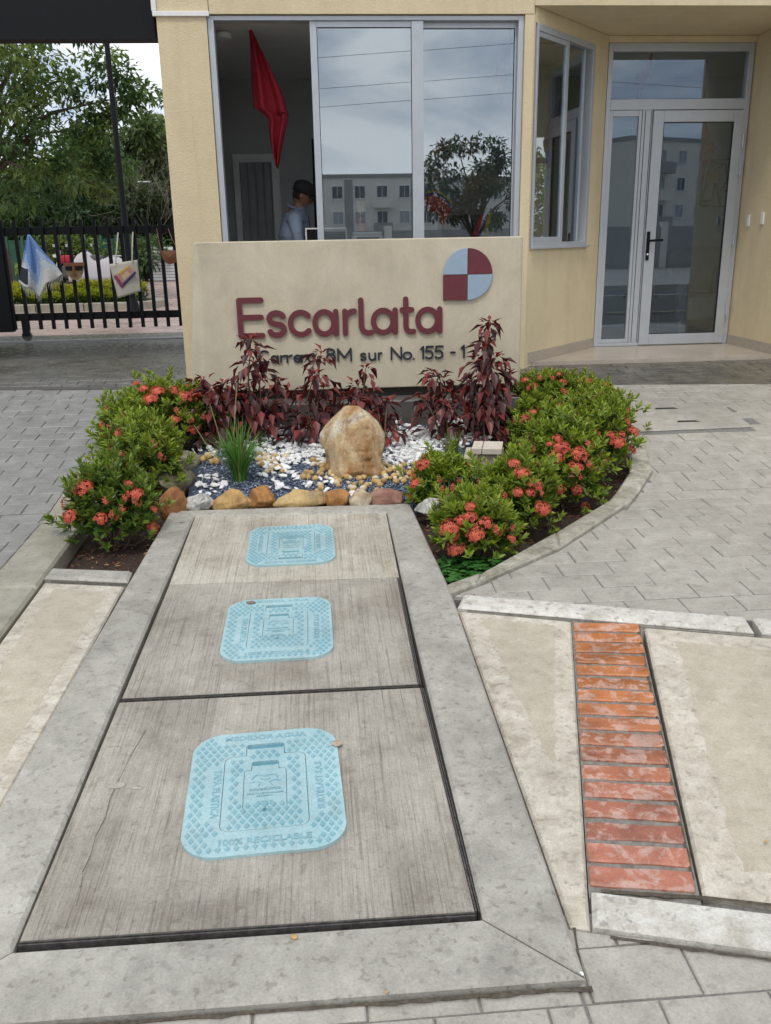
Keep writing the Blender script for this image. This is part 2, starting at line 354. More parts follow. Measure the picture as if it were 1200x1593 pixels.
# signed-distance outlines -> clean extruded plates
def sd_mesh(name, f, x0, x1, y0, y1, res, depth, mats, bevel=0.0):
    nx, ny = int((x1-x0)/res)+1, int((y1-y0)/res)+1
    xs = x0+np.arange(nx+1)*res; ys = y0+np.arange(ny+1)*res; X, Y = np.meshgrid(xs, ys, indexing='ij'); F = f(X, Y)
    F = np.where(np.abs(F) < 1e-7, 1e-7, F)
    vid = {}; vs = []; fs = []
    def vert(key, p):
        if key not in vid: vid[key] = len(vs); vs.append((p[0], p[1], 0))
        return vid[key]
    for i in range(nx):
        for j in range(ny):
            c = [(i, j), (i+1, j), (i+1, j+1), (i, j+1)]; v = [F[a] for a in c]
            if all(x > 0 for x in v): continue
            poly = []
            for k in range(4):
                a, b = c[k], c[(k+1) % 4]; fa, fb = v[k], v[(k+1) % 4]
                if fa <= 0: poly.append(vert(a, (xs[a[0]], ys[a[1]])))
                if (fa <= 0) != (fb <= 0):
                    key = (a, b) if a < b else (b, a); p, q = key; fp, fq = F[p], F[q]; t = fp/(fp-fq)
                    poly.append(vert(key, (xs[p[0]]+(xs[q[0]]-xs[p[0]])*t, ys[p[1]]+(ys[q[1]]-ys[p[1]])*t)))
            if len(poly) > 2: fs.append(poly)
    bm = bmesh.new(); bv = [bm.verts.new(p) for p in vs]
    for p in fs:
        try: bm.faces.new([bv[k] for k in p])
        except ValueError: pass
    bmesh.ops.dissolve_limit(bm, angle_limit=R(2), verts=bm.verts[:], edges=bm.edges[:])
    r = bmesh.ops.extrude_face_region(bm, geom=bm.faces[:])
    for g in r['geom']:
        if isinstance(g, bmesh.types.BMVert): g.co.z += depth
    bmesh.ops.recalc_face_normals(bm, faces=bm.faces[:])
    bmesh.ops.triangulate(bm, faces=[q for q in bm.faces if len(q.verts) > 4])
    me = bpy.data.meshes.new(name); bm.to_mesh(me); bm.free()
    for m in (mats if isinstance(mats, (list, tuple)) else [mats]): me.materials.append(m)
    return me
def rr(X, Y, cx, cy, hx, hy, r):
    qx = np.abs(X-cx)-hx+r; qy = np.abs(Y-cy)-hy+r
    return np.hypot(np.maximum(qx, 0), np.maximum(qy, 0))+np.minimum(np.maximum(qx, qy), 0)-r
def seg_sd(X, Y, pts):
    d = np.full(X.shape, 9.9)
    for (ax, ay), (bx, by) in zip(pts[:-1], pts[1:]):
        dx, dy = bx-ax, by-ay; l = dx*dx+dy*dy+1e-12; t = np.clip(((X-ax)*dx+(Y-ay)*dy)/l, 0, 1); d = np.minimum(d, np.hypot(X-ax-t*dx, Y-ay-t*dy))
    return d
def text_mesh(body, size, depth, mat, align='CENTER'):
    cu = bpy.data.curves.new('lettering', 'FONT'); cu.body = body; cu.size = size; cu.extrude = depth; cu.offset = size*.018; cu.align_x = align; cu.resolution_u = 2
    o = bpy.data.objects.new('lettering', cu); COL.objects.link(o); bpy.context.view_layer.update()
    me = bpy.data.meshes.new_from_object(o.evaluated_get(bpy.context.evaluated_depsgraph_get())); bpy.data.objects.remove(o); bpy.data.curves.remove(cu)
    me.materials.clear(); me.materials.append(mat); return me

# ================================================================== GROUND
mb = MB(); mb.prism([(-160, -160), (160, -160), (160, 230), (-160, 230)], -.4, -.16)
tag(mb.build('ground', M_base, drape=True), kind='structure')
def slab_struct(name, poly, top, mat, depth=.12, bev=.008, parent=None, kind='structure', label=None, mats=None, ti=None):
    mb = MB(); mb.prism(poly, top-depth, top, bev=bev, top=ti); o = mb.build(name, mats or mat, parent, drape=True)
    if kind and not parent: o['kind'] = kind
    if label: o['label'] = label
    return o
PAVER_CACHE = {}
def lay(parent, clips, x0, x1, y0, y1, mat, top=-.012, PL=.245, PW=.149, jt=.0055, shift=.42, limit=290, keep=None, oy=0.0):
    rows = []; j0 = int(math.floor((y0-oy)/PW)); j1 = int(math.ceil((y1-oy)/PW))
    rec = (-PL/2+jt/2, PL/2-jt/2, -PW/2+jt/2, PW/2-jt/2)
    for j in range(j0, j1):
        off = (j*shift*PL) % PL; cy = oy+(j+.5)*PW
        for i in range(int(math.floor((x0-off)/PL)), int(math.ceil((x1-off)/PL))+1):
            cx = off+(i+.5)*PL; p = [(cx+rec[0], cy+rec[2]), (cx+rec[1], cy+rec[2]), (cx+rec[1], cy+rec[3]), (cx+rec[0], cy+rec[3])]; full = True
            for cl in (clips(cx, cy) if callable(clips) else clips):
                q = clip(p, *cl)
                if len(q) != len(p) or any(abs(a[0]-b[0])+abs(a[1]-b[1]) > 1e-6 for a, b in zip(p, q)): full = False
                p = q
                if not p: break
            if not p or area(p) < .0012: continue
            if keep and not keep(cx, cy): continue
            rows.append((cx, cy, p, full))
    seen = [r for r in rows if in_view((r[0], r[1], zg(r[1])), 25)]; seen.sort(key=lambda r: r[1]+abs(r[0])*.3)
    solo = set(id(r) for r in seen[:limit]); rest = MB(); nrest = 0
    for r in rows:
        cx, cy, p, full = r; sl = math.atan2(zg(cy+.05)-zg(cy-.05), .1); lp = [(x-cx, y-cy) for x, y in p]
        if id(r) in solo:
            if full:
                k = (mat.name, PL, PW)
                if k not in PAVER_CACHE: PAVER_CACHE[k] = MB().prism(lp, -.05, 0, bev=.0035).mesh('paver', mat)
                me = PAVER_CACHE[k]
            else: me = MB().prism(lp, -.05, 0, bev=.004).mesh('paver', mat)
            o = link('paver', me, parent, (cx, cy, zg(cy)+top+rng.uniform(-.0022, .0012))); o.rotation_euler = (sl+rng.uniform(-.006, .006), rng.uniform(-.004, .004), 0)
        else:
            rest.prism(p, top-.05, top-rng.uniform(0, .002), bev=.004); nrest += 1
    if nrest: tag(rest.build('paver', mat, parent, drape=True), kind='stuff')

# --- kerb line of the planting bed on the right
rk_out = [G(*p) for p in [(700, 924), (741, 909), (871, 852), (982, 780), (1015, 732), (1002, 690)]]
rk_out = [(p.x, p.y) for p in rk_out]+[(2.19, 6.45), (1.98, 7.02), (1.72, 7.34)]
rk_in = [G(*p) for p in [(694, 912), (750, 893), (865, 830), (948, 780), (980, 735), (980, 690)]]
rk_in = [(p.x, p.y) for p in rk_in]+[(2.05, 6.38), (1.86, 6.88), (1.60, 7.22)]
apronL, apronR = G(100, 603), G(1000, 596)
def apron_y(x): return apronL.y+(apronR.y-apronL.y)*(x-apronL.x)/(apronR.x-apronL.x)
def side(p, a, b): return (b[0]-a[0])*(p[1]-a[1])-(b[1]-a[1])*(p[0]-a[0])
bedpoly = [(.53, 3.55)]+rk_out+[(-1.4, 7.34), (-1.4, 3.55)]
def inside(p, poly):
    c = False; n = len(poly)
    for i in range(n):
        a, b = poly[i], poly[(i+1) % n]
        if (a[1] > p[1]) != (b[1] > p[1]) and p[0] < (b[0]-a[0])*(p[1]-a[1])/(b[1]-a[1])+a[0]: c = not c
    return c
# white strip behind the brick strip
wk = [(.601, 3.539), (1.741, 3.178), (1.693, 3.042), (.553, 3.418)]
wd = (math.cos(math.atan2(-.361, 1.14)), math.sin(math.atan2(-.361, 1.14)))
wk_top = ((.601, 3.545), (.601+wd[0], 3.545+wd[1]))
def clips_right(cx, cy):
    cl = [(-1, 0, -.56)]; nx, ny, c = below_line(*wk_top); cl.append((-nx, -ny, -c-.006))
    best = None
    for a, b in zip(rk_out[:-1], rk_out[1:]):
        l = math.hypot(b[0]-a[0], b[1]-a[1]); s = -side((cx, cy), a, b)/l   # >0 on the pavement side
        t = ((cx-a[0])*(b[0]-a[0])+(cy-a[1])*(b[1]-a[1]))/(l*l)
        d = math.hypot(cx-a[0]-max(0, min(1, t))*(b[0]-a[0]), cy-a[1]-max(0, min(1, t))*(b[1]-a[1]))
        if best is None or d < best[0]: best = (d, a, b)
    _, a, b = best; nx, ny, c = below_line(a, b)
    if best[0] < .2: cl.append((nx, ny, c-.004))
    elif inside((cx, cy), bedpoly): cl.append((0, 1, -99))
    nx, ny, c = below_line((apronL.x, apronL.y), (apronR.x, apronR.y)); cl.append((nx, ny, c-.004))
    return cl
pv = MB(); pv.prism([(rk_out[0][0], rk_out[0][1]-.02)]+rk_out[1:]+[(1.72, 7.5), (7, 7.5), (7, 1.53), (wk[1][0], wk[1][1])], -.14, -.0175)
pavement = tag(pv.build('pavement', M_joint, drape=True), 'light grey stamped pavers of the forecourt right of the planting bed', kind='structure')
# two flush concrete covers let into the forecourt
c0, c1, c2 = G(1003, 668), G(1171, 660), G(1107, 633)
cov = [(c0.x-.12, c0.y), (c1.x, c0.y+.02), (c1.x+.02, c0.y+.56), (c0.x-.12, c0.y+.55)]
def cov_keep(x, y): return not (cov[0][0]-.03 < x < cov[1][0]+.05 and cov[0][1]-.03 < y < cov[2][1]+.03)
lay(pavement, clips_right, .5, 6.2, 2.0, 7.5, M_paver, keep=cov_keep)
slab = empty('access_cover', (0, 0, 0), 'plain square concrete access cover with two lifting slots in the forecourt pavers', 'access cover')
mb = MB(); mb.prism(cov, -.1, -.011, bev=.004); mb.build('cover_plate', M_paver, slab, drape=True)
mb = MB(); mb.prism([(cov[0][0]-.012, cov[0][1]-.014), (cov[1][0]+.012, cov[1][1]-.014), (cov[2][0]+.01, cov[2][1]+.01), (cov[3][0]-.012, cov[3][1]+.01)], -.1, -.017); mb.build('cover_rim', M_metal, slab, drape=True)
for px in ((1018, 1054, 634), (1053, 1088, 654)):
    a, b = G(px[0], px[2]), G(px[1], px[2]-1); mb = MB(); mb.prism([(a.x, a.y-.012), (b.x, b.y-.012), (b.x-.02, b.y+.02), (a.x+.02, a.y+.02)], -.014, -.0085); mb.build('lifting_slot', M_gasket, slab, drape=True)

# --- driveway on the left
dv = MB(); dv.prism([(-7, -1), (-1.58, -1), (-1.58, apron_y(-1.58)), (-7, apron_y(-7))], -.14, -.020)
driveway = tag(dv.build('driveway', M_joint, drape=True), kind='structure')
nx, ny, c = below_line((apronL.x, apronL.y), (apronR.x, apronR.y))
lay(driveway, [(1, 0, -1.59), (nx, ny, c-.004)], -5.2, -1.5, 1.5, 8.2, M_drive, shift=.42, oy=.04)
# --- damp apron in front of the guardhouse and under the gate canopy
ap = MB(); ap.prism([(-9, apron_y(-9)), (7, apron_y(7)), (7, 7.99), (-9, 7.99)], -.14, -.020)
apron = tag(ap.build('entrance_apron', M_gap, drape=True), kind='structure')
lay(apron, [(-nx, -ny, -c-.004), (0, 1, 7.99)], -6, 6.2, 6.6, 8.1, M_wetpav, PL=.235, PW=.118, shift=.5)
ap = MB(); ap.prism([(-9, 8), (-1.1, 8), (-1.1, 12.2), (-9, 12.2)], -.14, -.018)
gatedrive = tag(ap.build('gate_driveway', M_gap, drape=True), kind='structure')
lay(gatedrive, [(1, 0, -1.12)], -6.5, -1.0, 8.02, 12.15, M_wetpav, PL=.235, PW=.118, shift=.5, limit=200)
for a, b, zz in ((.0, .06, -.006),):
    mb = MB(); mb.prism([(-9, apron_y(-9)-.03), (-1.0, apron_y(-1)-.03), (-1.0, apron_y(-1)+.05), (-9, apron_y(-9)+.05)], -.1, -.008); tag(mb.build('drain_joint', M_gap, drape=True), kind='structure')
mb = MB(); mb.prism([(-9, 11.26), (-1.2, 11.26), (-1.2, 11.36), (-9, 11.36)], -.1, .006); tag(mb.build('gate_track', plain('worn_steel', (.3, .3, .3), .4, .5), drape=True), kind='structure')
# --- foreground footpath
fp = MB(); fp.prism([(-4, -4), (5, -4), (5, 1.70), (.50, 1.70), (.50, 1.49), (-4, 1.49)], -.16, -.027)
footpath = tag(fp.build('footpath', M_joint, drape=True), kind='structure')
n2_ = below_line((.60, 1.636), (2.9, .982))
lay(footpath, [(0, 1, 1.488), (1, 0, .515)], -2.6, .7, -.6, 1.6, M_paver, top=-.020, oy=-.045)
lay(footpath, [(-1, 0, -.522), n2_], .3, 3.5, -.6, 1.72, M_paver, top=-.020, oy=-.045)

# --- concrete surround of the meter slabs, mitred at the corners
FO = dict(bl=(-.99, 1.50), br=(.535, 1.495), tr=(.50, 4.85), tl=(-.885, 4.88)); FI = dict(bl=(-.762, 1.690), br=(.340, 1.684), tr=(.355, 4.71), tl=(-.735, 4.78))
sur = empty('concrete_surround', (0, 0, 0), kind='structure')
g = .0025
def seg(poly): slab_struct('concrete_segment', poly, 0, M_frame, depth=.14, bev=.009, parent=sur)
seg([FO['bl'], FO['br'], FI['br'], FI['bl']])
lsp = [(-.945, 2.93), (-.742, 2.93)]
seg([(FO['bl'][0]-.0, FO['bl'][1]+g*2), (FI['bl'][0], FI['bl'][1]+g*2), (FI['bl'][0]+.006, 2.90), (-.952, 2.90)])
seg([(-.951, 2.905), (FI['bl'][0]+.007, 2.905), (FI['tl'][0], FI['tl'][1]-g), (FO['tl'][0], FO['tl'][1]-g)])
seg([FO['tl'], FI['tl'], FI['tr'], FO['tr']])
seg([(FI['br'][0], FI['br'][1]+g*2), (FO['br'][0], FO['br'][1]+g*2), (.548, 3.26), (.342, 3.26)])
seg([(.342, 3.265), (.549, 3.265), (.55, 3.62), (FO['tr'][0], FO['tr'][1]-g), (FI['tr'][0], FI['tr'][1]-g)])
mb = MB(); mb.prism([(-.76, 1.69), (.35, 1.69), (.35, 4.75), (-.74, 4.75)], -.15, -.09); tag(mb.build('pit_floor', M_gap, drape=True), kind='structure')

# --- three brushed concrete slabs with their water meter lids
def rotp(pts, a, cx, cy):
    return [((x-cx)*math.cos(a)-(y-cy)*math.sin(a)+cx, (x-cx)*math.sin(a)+(y-cy)*math.cos(a)+cy) for x, y in pts]
slabs = [([(-.755, 1.722), (.325, 1.712), (.316, 2.772), (-.742, 2.782)], 'large brushed concrete cover slab nearest the footpath, with a long crack', -.003),
         ([(-.740, 2.814), (.312, 2.803), (.326, 3.778), (-.728, 3.815)], 'stained middle concrete cover slab between the other two slabs', -.005),
         ([(-.728, 3.820), (.336, 3.784), (.350, 4.705), (-.730, 4.772)], 'pale concrete cover slab next to the row of border stones', -.004)]
for i, (pl, lab, tp) in enumerate(slabs):
    cx = sum(p[0] for p in pl)/4; cy = sum(p[1] for p in pl)/4
    r = empty('cover_slab', (0, 0, 0), lab, 'concrete slab', 'concrete slabs over the water meters')
    if i == 2: m_ = concrete('brushed_pale', (.56, .525, .455), (.49, .455, .385), (.62, .59, .53), 5, rough=.65, striae=(120, 1.6, 1), objvar=0, pit=.6)
    else: m_ = M_slab
    slab_struct('slab_body', pl, tp, m_, depth=.07, bev=.004, parent=r)
    (ax, ay), (bx, by), (ex, ey), (fx, fy) = pl
    edges = [((ax, ay), (bx, by)), ((bx, by), (ex, ey))] if i < 2 else []
    for (p, q) in edges:                           # dark steel angle round the slab
        dx, dy = q[0]-p[0], q[1]-p[1]; l = math.hypot(dx, dy); ox, oy = dy/l, -dx/l
        for k0, k1, zt in ((.0015, .006, -.002), (.009, .0125, -.004)):
            mb = MB(); mb.prism([(p[0]+ox*k0, p[1]+oy*k0), (q[0]+ox*k0, q[1]+oy*k0), (q[0]+ox*k1, q[1]+oy*k1), (p[0]+ox*k1, p[1]+oy*k1)], -.07, zt+tp); mb.build('steel_angle', M_metal, r, drape=True)
    if i == 0:   # long crack as a sunken dark sliver
        pts = [G(x, y) for x, y in [(118, 1408), (126, 1380), (130, 1355), (142, 1330), (150, 1300), (163, 1270), (172, 1240), (186, 1210), (203, 1175), (228, 1135)]]
        for p in pts: p.x += rng.uniform(-.003, .003)
        mb = MB()
        for p, q in zip(pts[:-1], pts[1:]):
            wdt = rng.uniform(.0005, .0013); mb.add([(p.x-wdt, p.y, tp+.0006), (p.x+wdt, p.y, tp+.0006), (q.x+wdt, q.y, tp+.0006), (q.x-wdt, q.y, tp+.0006)], [(0, 1, 2, 3)])
        mb.build('crack', M_gap, r, drape=True)
LW, LD = .432, .545
hx, hy = LW/2, LD/2
def tab(X, Y, w_, y0, y1): return rr(X, Y, 0, (y0+y1)/2, w_/2, (y1-y0)/2, .008)
def mid_out(X, Y): return np.minimum(rr(X, Y, 0, -.015, .118, .165, .025), tab(X, Y, .112, .10, .205))
def inn_out(X, Y): return np.minimum(rr(X, Y, 0, -.02, .06, .098, .008), tab(X, Y, .078, .04, .118))
def f_outer(X, Y): return np.maximum(rr(X, Y, 0, 0, hx, hy, .095), -mid_out(X, Y)+.0012)
def f_mid(X, Y): return np.maximum(np.maximum(mid_out(X, Y)+.0006, -(tab(X, Y, .108, .182, .206))), -inn_out(X, Y)+.0010)
def f_inn(X, Y): return np.maximum(np.maximum(inn_out(X, Y)+.0006, -(tab(X, Y, .074, .098, .120))), .0075-np.hypot(X, Y+.102))
ME_outer = sd_mesh('outer_plate', f_outer, -.24, .24, -.30, .30, .0055, .012, M_lid)
ME_mid = sd_mesh('middle_plate', f_mid, -.14, .14, -.20, .22, .0045, .012, M_lid)
ME_inn = sd_mesh('inner_plate', f_inn, -.08, .08, -.14, .14, .0035, .012, M_lid)
mb = MB()
for a in range(-10, 11):
    for b in range(-14, 15):
        x, y = a*.0235+(.01175 if b % 2 else 0), b*.0205
        X = np.array([x]); Y = np.array([y]); d = .0086; e = .0142
        ok = (rr(X, Y, 0, 0, hx, hy, .095)[0] < -.010)
        if -.05 < y+.02 < 99 and inn_out(X, Y)[0] < .014: ok = False
        if abs(mid_out(X, Y)[0]) < .0125: ok = False
        if mid_out(X, Y)[0] > 0 and (.225 < y < .262 or -.236 < y < -.200) and abs(x) < .145: ok = False
        if mid_out(X, Y)[0] > 0 and .138 < abs(x) < .172 and -.135 < y < .115: ok = False
        if abs(x) < .062 and .07 < y < .225: ok = (y > .135 and y < .17 and abs(x) < .04)
        if not ok: continue
        k = .6
        mb.add([(x-d, y, 0), (x, y-e, 0), (x+d, y, 0), (x, y+e, 0), (x-d*k, y, .0042), (x, y-e*k, .0042), (x+d*k, y, .0042), (x, y+e*k, .0042)],
               [(0, 1, 5, 4), (1, 2, 6, 5), (2, 3, 7, 6), (3, 0, 4, 7), (4, 5, 6, 7)])
ME_tread = mb.mesh('tread_diamond', M_lidtop)
ME_floor = MB().prism([(hx*.96*math.copysign(1, sx)*(1 if k else .8), hy*.96*math.copysign(1, sy)*(.8 if k else 1)) for sx, sy, k in [(-1, -1, 0), (1, -1, 0), (1, -1, 1), (1, 1, 1), (1, 1, 0), (-1, 1, 0), (-1, 1, 1), (-1, -1, 1)]], -.004, .0045).mesh('lid_base', plain('shadow_blue', (.11, .28, .35), .5))  # darker blue than the plates paints shade into the lid slots
txt = [text_mesh('MEDIDOR AGUA', .033, .0016, M_lidtop), text_mesh('100% RECICLABLE', .031, .0016, M_lidtop), text_mesh('TAPA PLASTICA', .030, .0016, M_lidtop), text_mesh('SURTIPLAST S.A.S', .028, .0016, M_lidtop),
       text_mesh('acueducto', .021, .0018, M_lidtop), text_mesh('AGUA Y ALCANTARILLADO', .0082, .0015, M_lidtop), text_mesh('DE BOGOTA', .0082, .0015, M_lidtop), text_mesh('2023', .021, .0018, M_lidtop)]
em = MB()   # raised frog-like emblem of curved strokes
for pts in ([(-.04, .045), (-.03, .062), (-.018, .066), (.0, .058), (.02, .064), (.032, .06), (.038, .046)], [(-.045, .03), (-.03, .036), (-.012, .028), (-.02, .014)], [(.045, .032), (.03, .038), (.012, .03), (.022, .014)], [(-.014, .046), (.0, .04), (.016, .047)]):
    em.tube([(x*.95, y-.022+.01, .0005) for x, y in pts], .0022, 5)
ME_emb = em.mesh('emblem', M_lidtop)
lids = [(-.207, 2.243, R(2.5), 'pale blue plastic water meter lid on the nearest slab, with the year cast in it', 0), (-.207, 3.300, R(.5), 'pale blue water meter lid on the middle slab, grey smear at its corner', 0),
        (-.176, 4.252, R(180.5), 'pale blue water meter lid on the far slab, turned the other way round', 1)]
for k, (x, y, a, lab, flip) in enumerate(lids):
    t_ = empty('meter_lid', (x, y, zg(y)-.0045), lab, 'meter lid', 'blue lids of the water meters', rz=a); t_.rotation_mode = 'XYZ'
    t_.matrix_world = Matrix.Translation((x, y, zg(y)-.0060)) @ Matrix.Rotation(math.atan(.135/4.9), 4, 'X') @ Matrix.Rotation(a, 4, 'Z')
    t_.scale = (1.045, 1.06, 1.0) if k == 0 else (1.02, 1.02, 1)
    link('lid_base', ME_floor, t_); link('outer_plate', ME_outer, t_); link('middle_plate', ME_mid, t_, (0, 0, -.0004)); link('inner_plate', ME_inn, t_, (0, 0, -.0012))
    tag(link('tread_diamond', ME_tread, t_, (0, 0, .0115)), kind='stuff')
    for me, px, py, rz_, zz in ((txt[0], 0, .232, 0, .012), (txt[1], 0, -.232, 0, .012), (txt[2], -.146, -.015, R(-90), .012), (txt[3], .163, -.015, R(90), .012), (txt[4], 0, -.018, 0, .0108), (txt[5], 0, -.034, 0, .0108), (txt[6], 0, -.046, 0, .0108), (txt[7], 0, -.080, 0, .0108), (ME_emb, 0, .0, 0, .0105)):
        o = link('emblem' if me is ME_emb else 'lettering', me, t_, (px, py, zz)); o.rotation_euler = (0, 0, rz_)

# --- kerbs and concrete panels round about
def kerb_run(name, polys, mat, top, label=None, depth=.16, bev=.012):
    r = empty(name, (0, 0, 0), label, kind='structure')
    for p in polys: slab_struct('kerb_stone', p, top, mat, depth=depth, bev=bev, parent=r)
    return r
ly = [1.4, 2.40, 3.155, 3.862, 4.89, 5.90, 6.95]
kerb_run('kerb', [[(-1.583, a+.004), (-1.336, a+.004-.012), (-1.336, b-.004-.012), (-1.583, b-.004)] for a, b in zip(ly[:-1], ly[1:])], M_olive, 0.0)
kerb_run('cross_kerb', [[(-1.332, 3.955), (-.925, 3.862), (-.930, 3.985), (-1.330, 4.07)]], M_frame, .004)
kr = []
for i in range(len(rk_out)-1):
    kr.append([rk_out[i], rk_out[i+1], rk_in[i+1], rk_in[i]])
kerb_run('planter_kerb', kr, M_rkerb, .012)
def panel(poly, mat_edge=M_beige, ins=.085, top=-.012, nm='concrete_panel', label=None, face=None):
    mb = MB(); mb.prism(poly, top-.12, top, bev=.008, top=0)
    o = mb.build(nm, [mat_edge], drape=True); tag(o, label, kind='structure')
    pi = inset(poly if sum((poly[i][0]*poly[(i+1) % len(poly)][1]-poly[(i+1) % len(poly)][0]*poly[i][1]) for i in range(len(poly))) > 0 else poly[::-1], ins)
    pi = face or pi; jp = []
    for a, b in zip(pi, pi[1:]+pi[:1]):
        l_ = math.hypot(b[0]-a[0], b[1]-a[1]); n_ = max(2, int(l_/.035))
        for q in range(n_): jp.append((a[0]+(b[0]-a[0])*q/n_+rng.gauss(0, .0045), a[1]+(b[1]-a[1])*q/n_+rng.gauss(0, .0045)))
    pi = jp
    mb = MB(); mb.prism(pi, top-.02, top+.0008, bev=.0007); mb.build('floated_face', M_smooth, o, drape=True)
panel([(-1.325, 3.925), (-1.328, 1.2), (-1.000, 1.2), (-.955, 2.9), (-.938, 3.835)], ins=.07)
panel([(.557, 3.40), (1.004, 3.252), (.615, 1.742), (.590, 1.640), (.545, 1.655)], face=[(.640, 3.32), (.925, 3.222), (.665, 2.25)])
panel([(1.283, 3.165), (2.9, 2.653), (2.9, 1.16), (.898, 1.713)], ins=.11)
kerb_run('pale_kerb', [[wk[3], (wk[3][0]+1.195*wd[0], wk[3][1]+1.195*wd[1]), (wk[0][0]+1.17*wd[0], wk[0][1]+1.17*wd[1]), wk[0]],
                       [(wk[3][0]+1.225*wd[0], wk[3][1]+1.225*wd[1]), (3.0, wk[3][1]-(3.0-wk[3][0])*.3167), (3.0, wk[0][1]-(3.0-wk[0][0])*.3167), (wk[0][0]+1.20*wd[0], wk[0][1]+1.20*wd[1])]], M_white, .004)
kerb_run('front_kerb', [[(.596, 1.642), (1.62, 1.350), (1.62, 1.478), (.626, 1.752)], [(1.63, 1.347), (2.9, .986), (2.9, 1.136), (1.63, 1.475)]], M_white, .0)
# --- strip of seventeen red bricks
mb = MB(); mb.prism([(.618, 1.742), (.884, 1.690), (1.274, 3.2), (1.008, 3.262)], -.14, -.0165); bs = tag(mb.build('brick_strip', M_brickmortar, drape=True), 'strip of red bricks set between two beige concrete panels', kind='structure')
def brickmat():
    m, t, b, o = new_mat('red_brick'); p = wpos(t); oi = t.nodes.new('ShaderNodeObjectInfo')
    base = mixc(t, 1.0, oi.outputs['Color'], ramp(t, oi.outputs['Random'], [(0, (.8, .78, .76)), (1, (1.15, 1.15, 1.15))]).outputs[0], 'MULTIPLY')
    sh = nd(t, 'ShaderNodeVectorMath', {0: p}, operation='ADD'); cx = nd(t, 'ShaderNodeMath', {0: oi.outputs['Random'], 1: 37.0}, operation='MULTIPLY'); t.links.new(cx.outputs[0], sh.inputs[1])
    n = noise(t, sh.outputs[0], 19, 7, .68, .5); mask = ramp(t, n, [(.49, (0, 0, 0)), (.58, (.55,)*3)]).outputs[0]; n2 = noise(t, sh.outputs[0], 9, 5, .6); d_ = ramp(t, n2, [(.36, (.55, .52, .5)), (.58, (1.08, 1.06, 1.05))]).outputs[0]
    f = noise(t, p, 150, 4, .7); c = mixc(t, mask, base, (.60, .46, .41)); c = mixc(t, .7, c, d_, 'MULTIPLY'); c = mixc(t, .5, c, ramp(t, f, [(.3, (.62,)*3), (.7, (1.2,)*3)]).outputs[0], 'MULTIPLY')
    t.links.new(c, b.inputs['Base Color']); t.links.new(ramp(t, n, [(.45, (.32,)*3), (.6, (.7,)*3)]).outputs[0], b.inputs['Roughness']); bump(t, b, f, .3, .004); return m
M_brick = brickmat()
p0, p1 = Vector((.628, 1.772)), Vector((1.012, 3.250)); q0, q1 = Vector((.884, 1.722)), Vector((1.272, 3.205))
for i in range(17):
    t0, t1 = (i+.06)/17, (i+.83)/17
    a, b_, c_, d_ = p0.lerp(p1, t0), q0.lerp(q1, t0), q0.lerp(q1, t1), p0.lerp(p1, t1); ct = (a+b_+c_+d_)/4
    ring = []
    for v, u in ((a, b_), (b_, c_), (c_, d_), (d_, a)):
        kk = 5 if (u-v).length > .15 else 2
        for q in range(kk): ring.append(tuple(v.lerp(u, q/kk)-ct+Vector((rng.uniform(-.0022, .0022), rng.uniform(-.0025, .0025)))))
    me = MB().prism(ring, -.05, 0, bev=.0045).mesh('brick', M_brick)
    o = link('brick', me, bs, (ct.x, ct.y, zg(ct.y)-.009+rng.uniform(-.002, .002))); kq = max(0, min(1, (i-2)/9)); o.color = (.41*(1-kq)+.47*kq, .155*(1-kq)+.165*kq, .10*(1-kq)+.05*kq, 1); o.rotation_euler = (math.atan(.0276)+rng.uniform(-.008, .008), rng.uniform(-.012, .012), 0)
# --- planting soil and far ground
mb = MB(); mb.prism([(-1.334, 3.96), (-.92, 3.87), (-.88, 4.87), (.498, 4.84), (.548, 3.62)]+rk_in+[(1.5, 7.3), (-1.333, 7.3)], -.17, -.095); tag(mb.build('planting_soil', M_soil, drape=True), kind='structure')
M_blue = plain('blue_grit', (.05, .065, .10), .7, var=.5, scale=90, bmp=.6)
mb = MB(); mb.prism([(-.80, 4.93), (.55, 4.90), (.98, 5.3), (1.25, 6.41), (-.84, 6.41), (-.86, 5.6)], -.15, -.028); tag(mb.build('gravel_bed', M_blue, drape=True), kind='structure')
M_court = concrete('red_court', (.42, .30, .27), (.33, .235, .21), (.52, .40, .37), 4, rough=.4, wet=.2)
mb = MB(); mb.prism([(-30, 12.21), (-1.0, 12.21), (-1.0, 34), (-30, 34)], -.1, -.02); tag(mb.build('courtyard', M_court, drape=True), kind='structure')
M_grass = plain('lawn', (.06, .10, .03), .95, var=.4, scale=8, bmp=.3)
mb = MB(); mb.prism([(-80, 34), (60, 34), (60, 120), (-80, 120)], -.1, -.03); mb.prism([(-.9, 11.3), (40, 11.3), (40, 34), (-.9, 34)], -.1, -.03); tag(mb.build('lawn', M_grass, drape=True), kind='structure')
M_asph = plain('asphalt', (.055, .055, .058), .7, scale=60, bmp=.5)
mb = MB(); mb.prism([(-90, -15), (110, -15), (110, -4.3), (-90, -4.3)], -.1, .0); road = tag(mb.build('road', M_asph, drape=True), kind='structure')
mb = MB()
for y in (-4.55, -14.7): mb.box((-90, y-.06, -.29), (110, y+.06, -.294))
for k in range(-16, 20): mb.box((k*5.0, -9.66, -.29), (k*5.0+2.4, -9.54, -.294))
mb.build('lane_marking', plain('road_paint', (.62, .5, .12), .6), road)
mb = MB(); mb.prism([(-90, -60), (110, -60), (110, -15.1), (-90, -15.1)], -.1, .12); tag(mb.build('far_pavement', M_paver, drape=True), kind='structure')
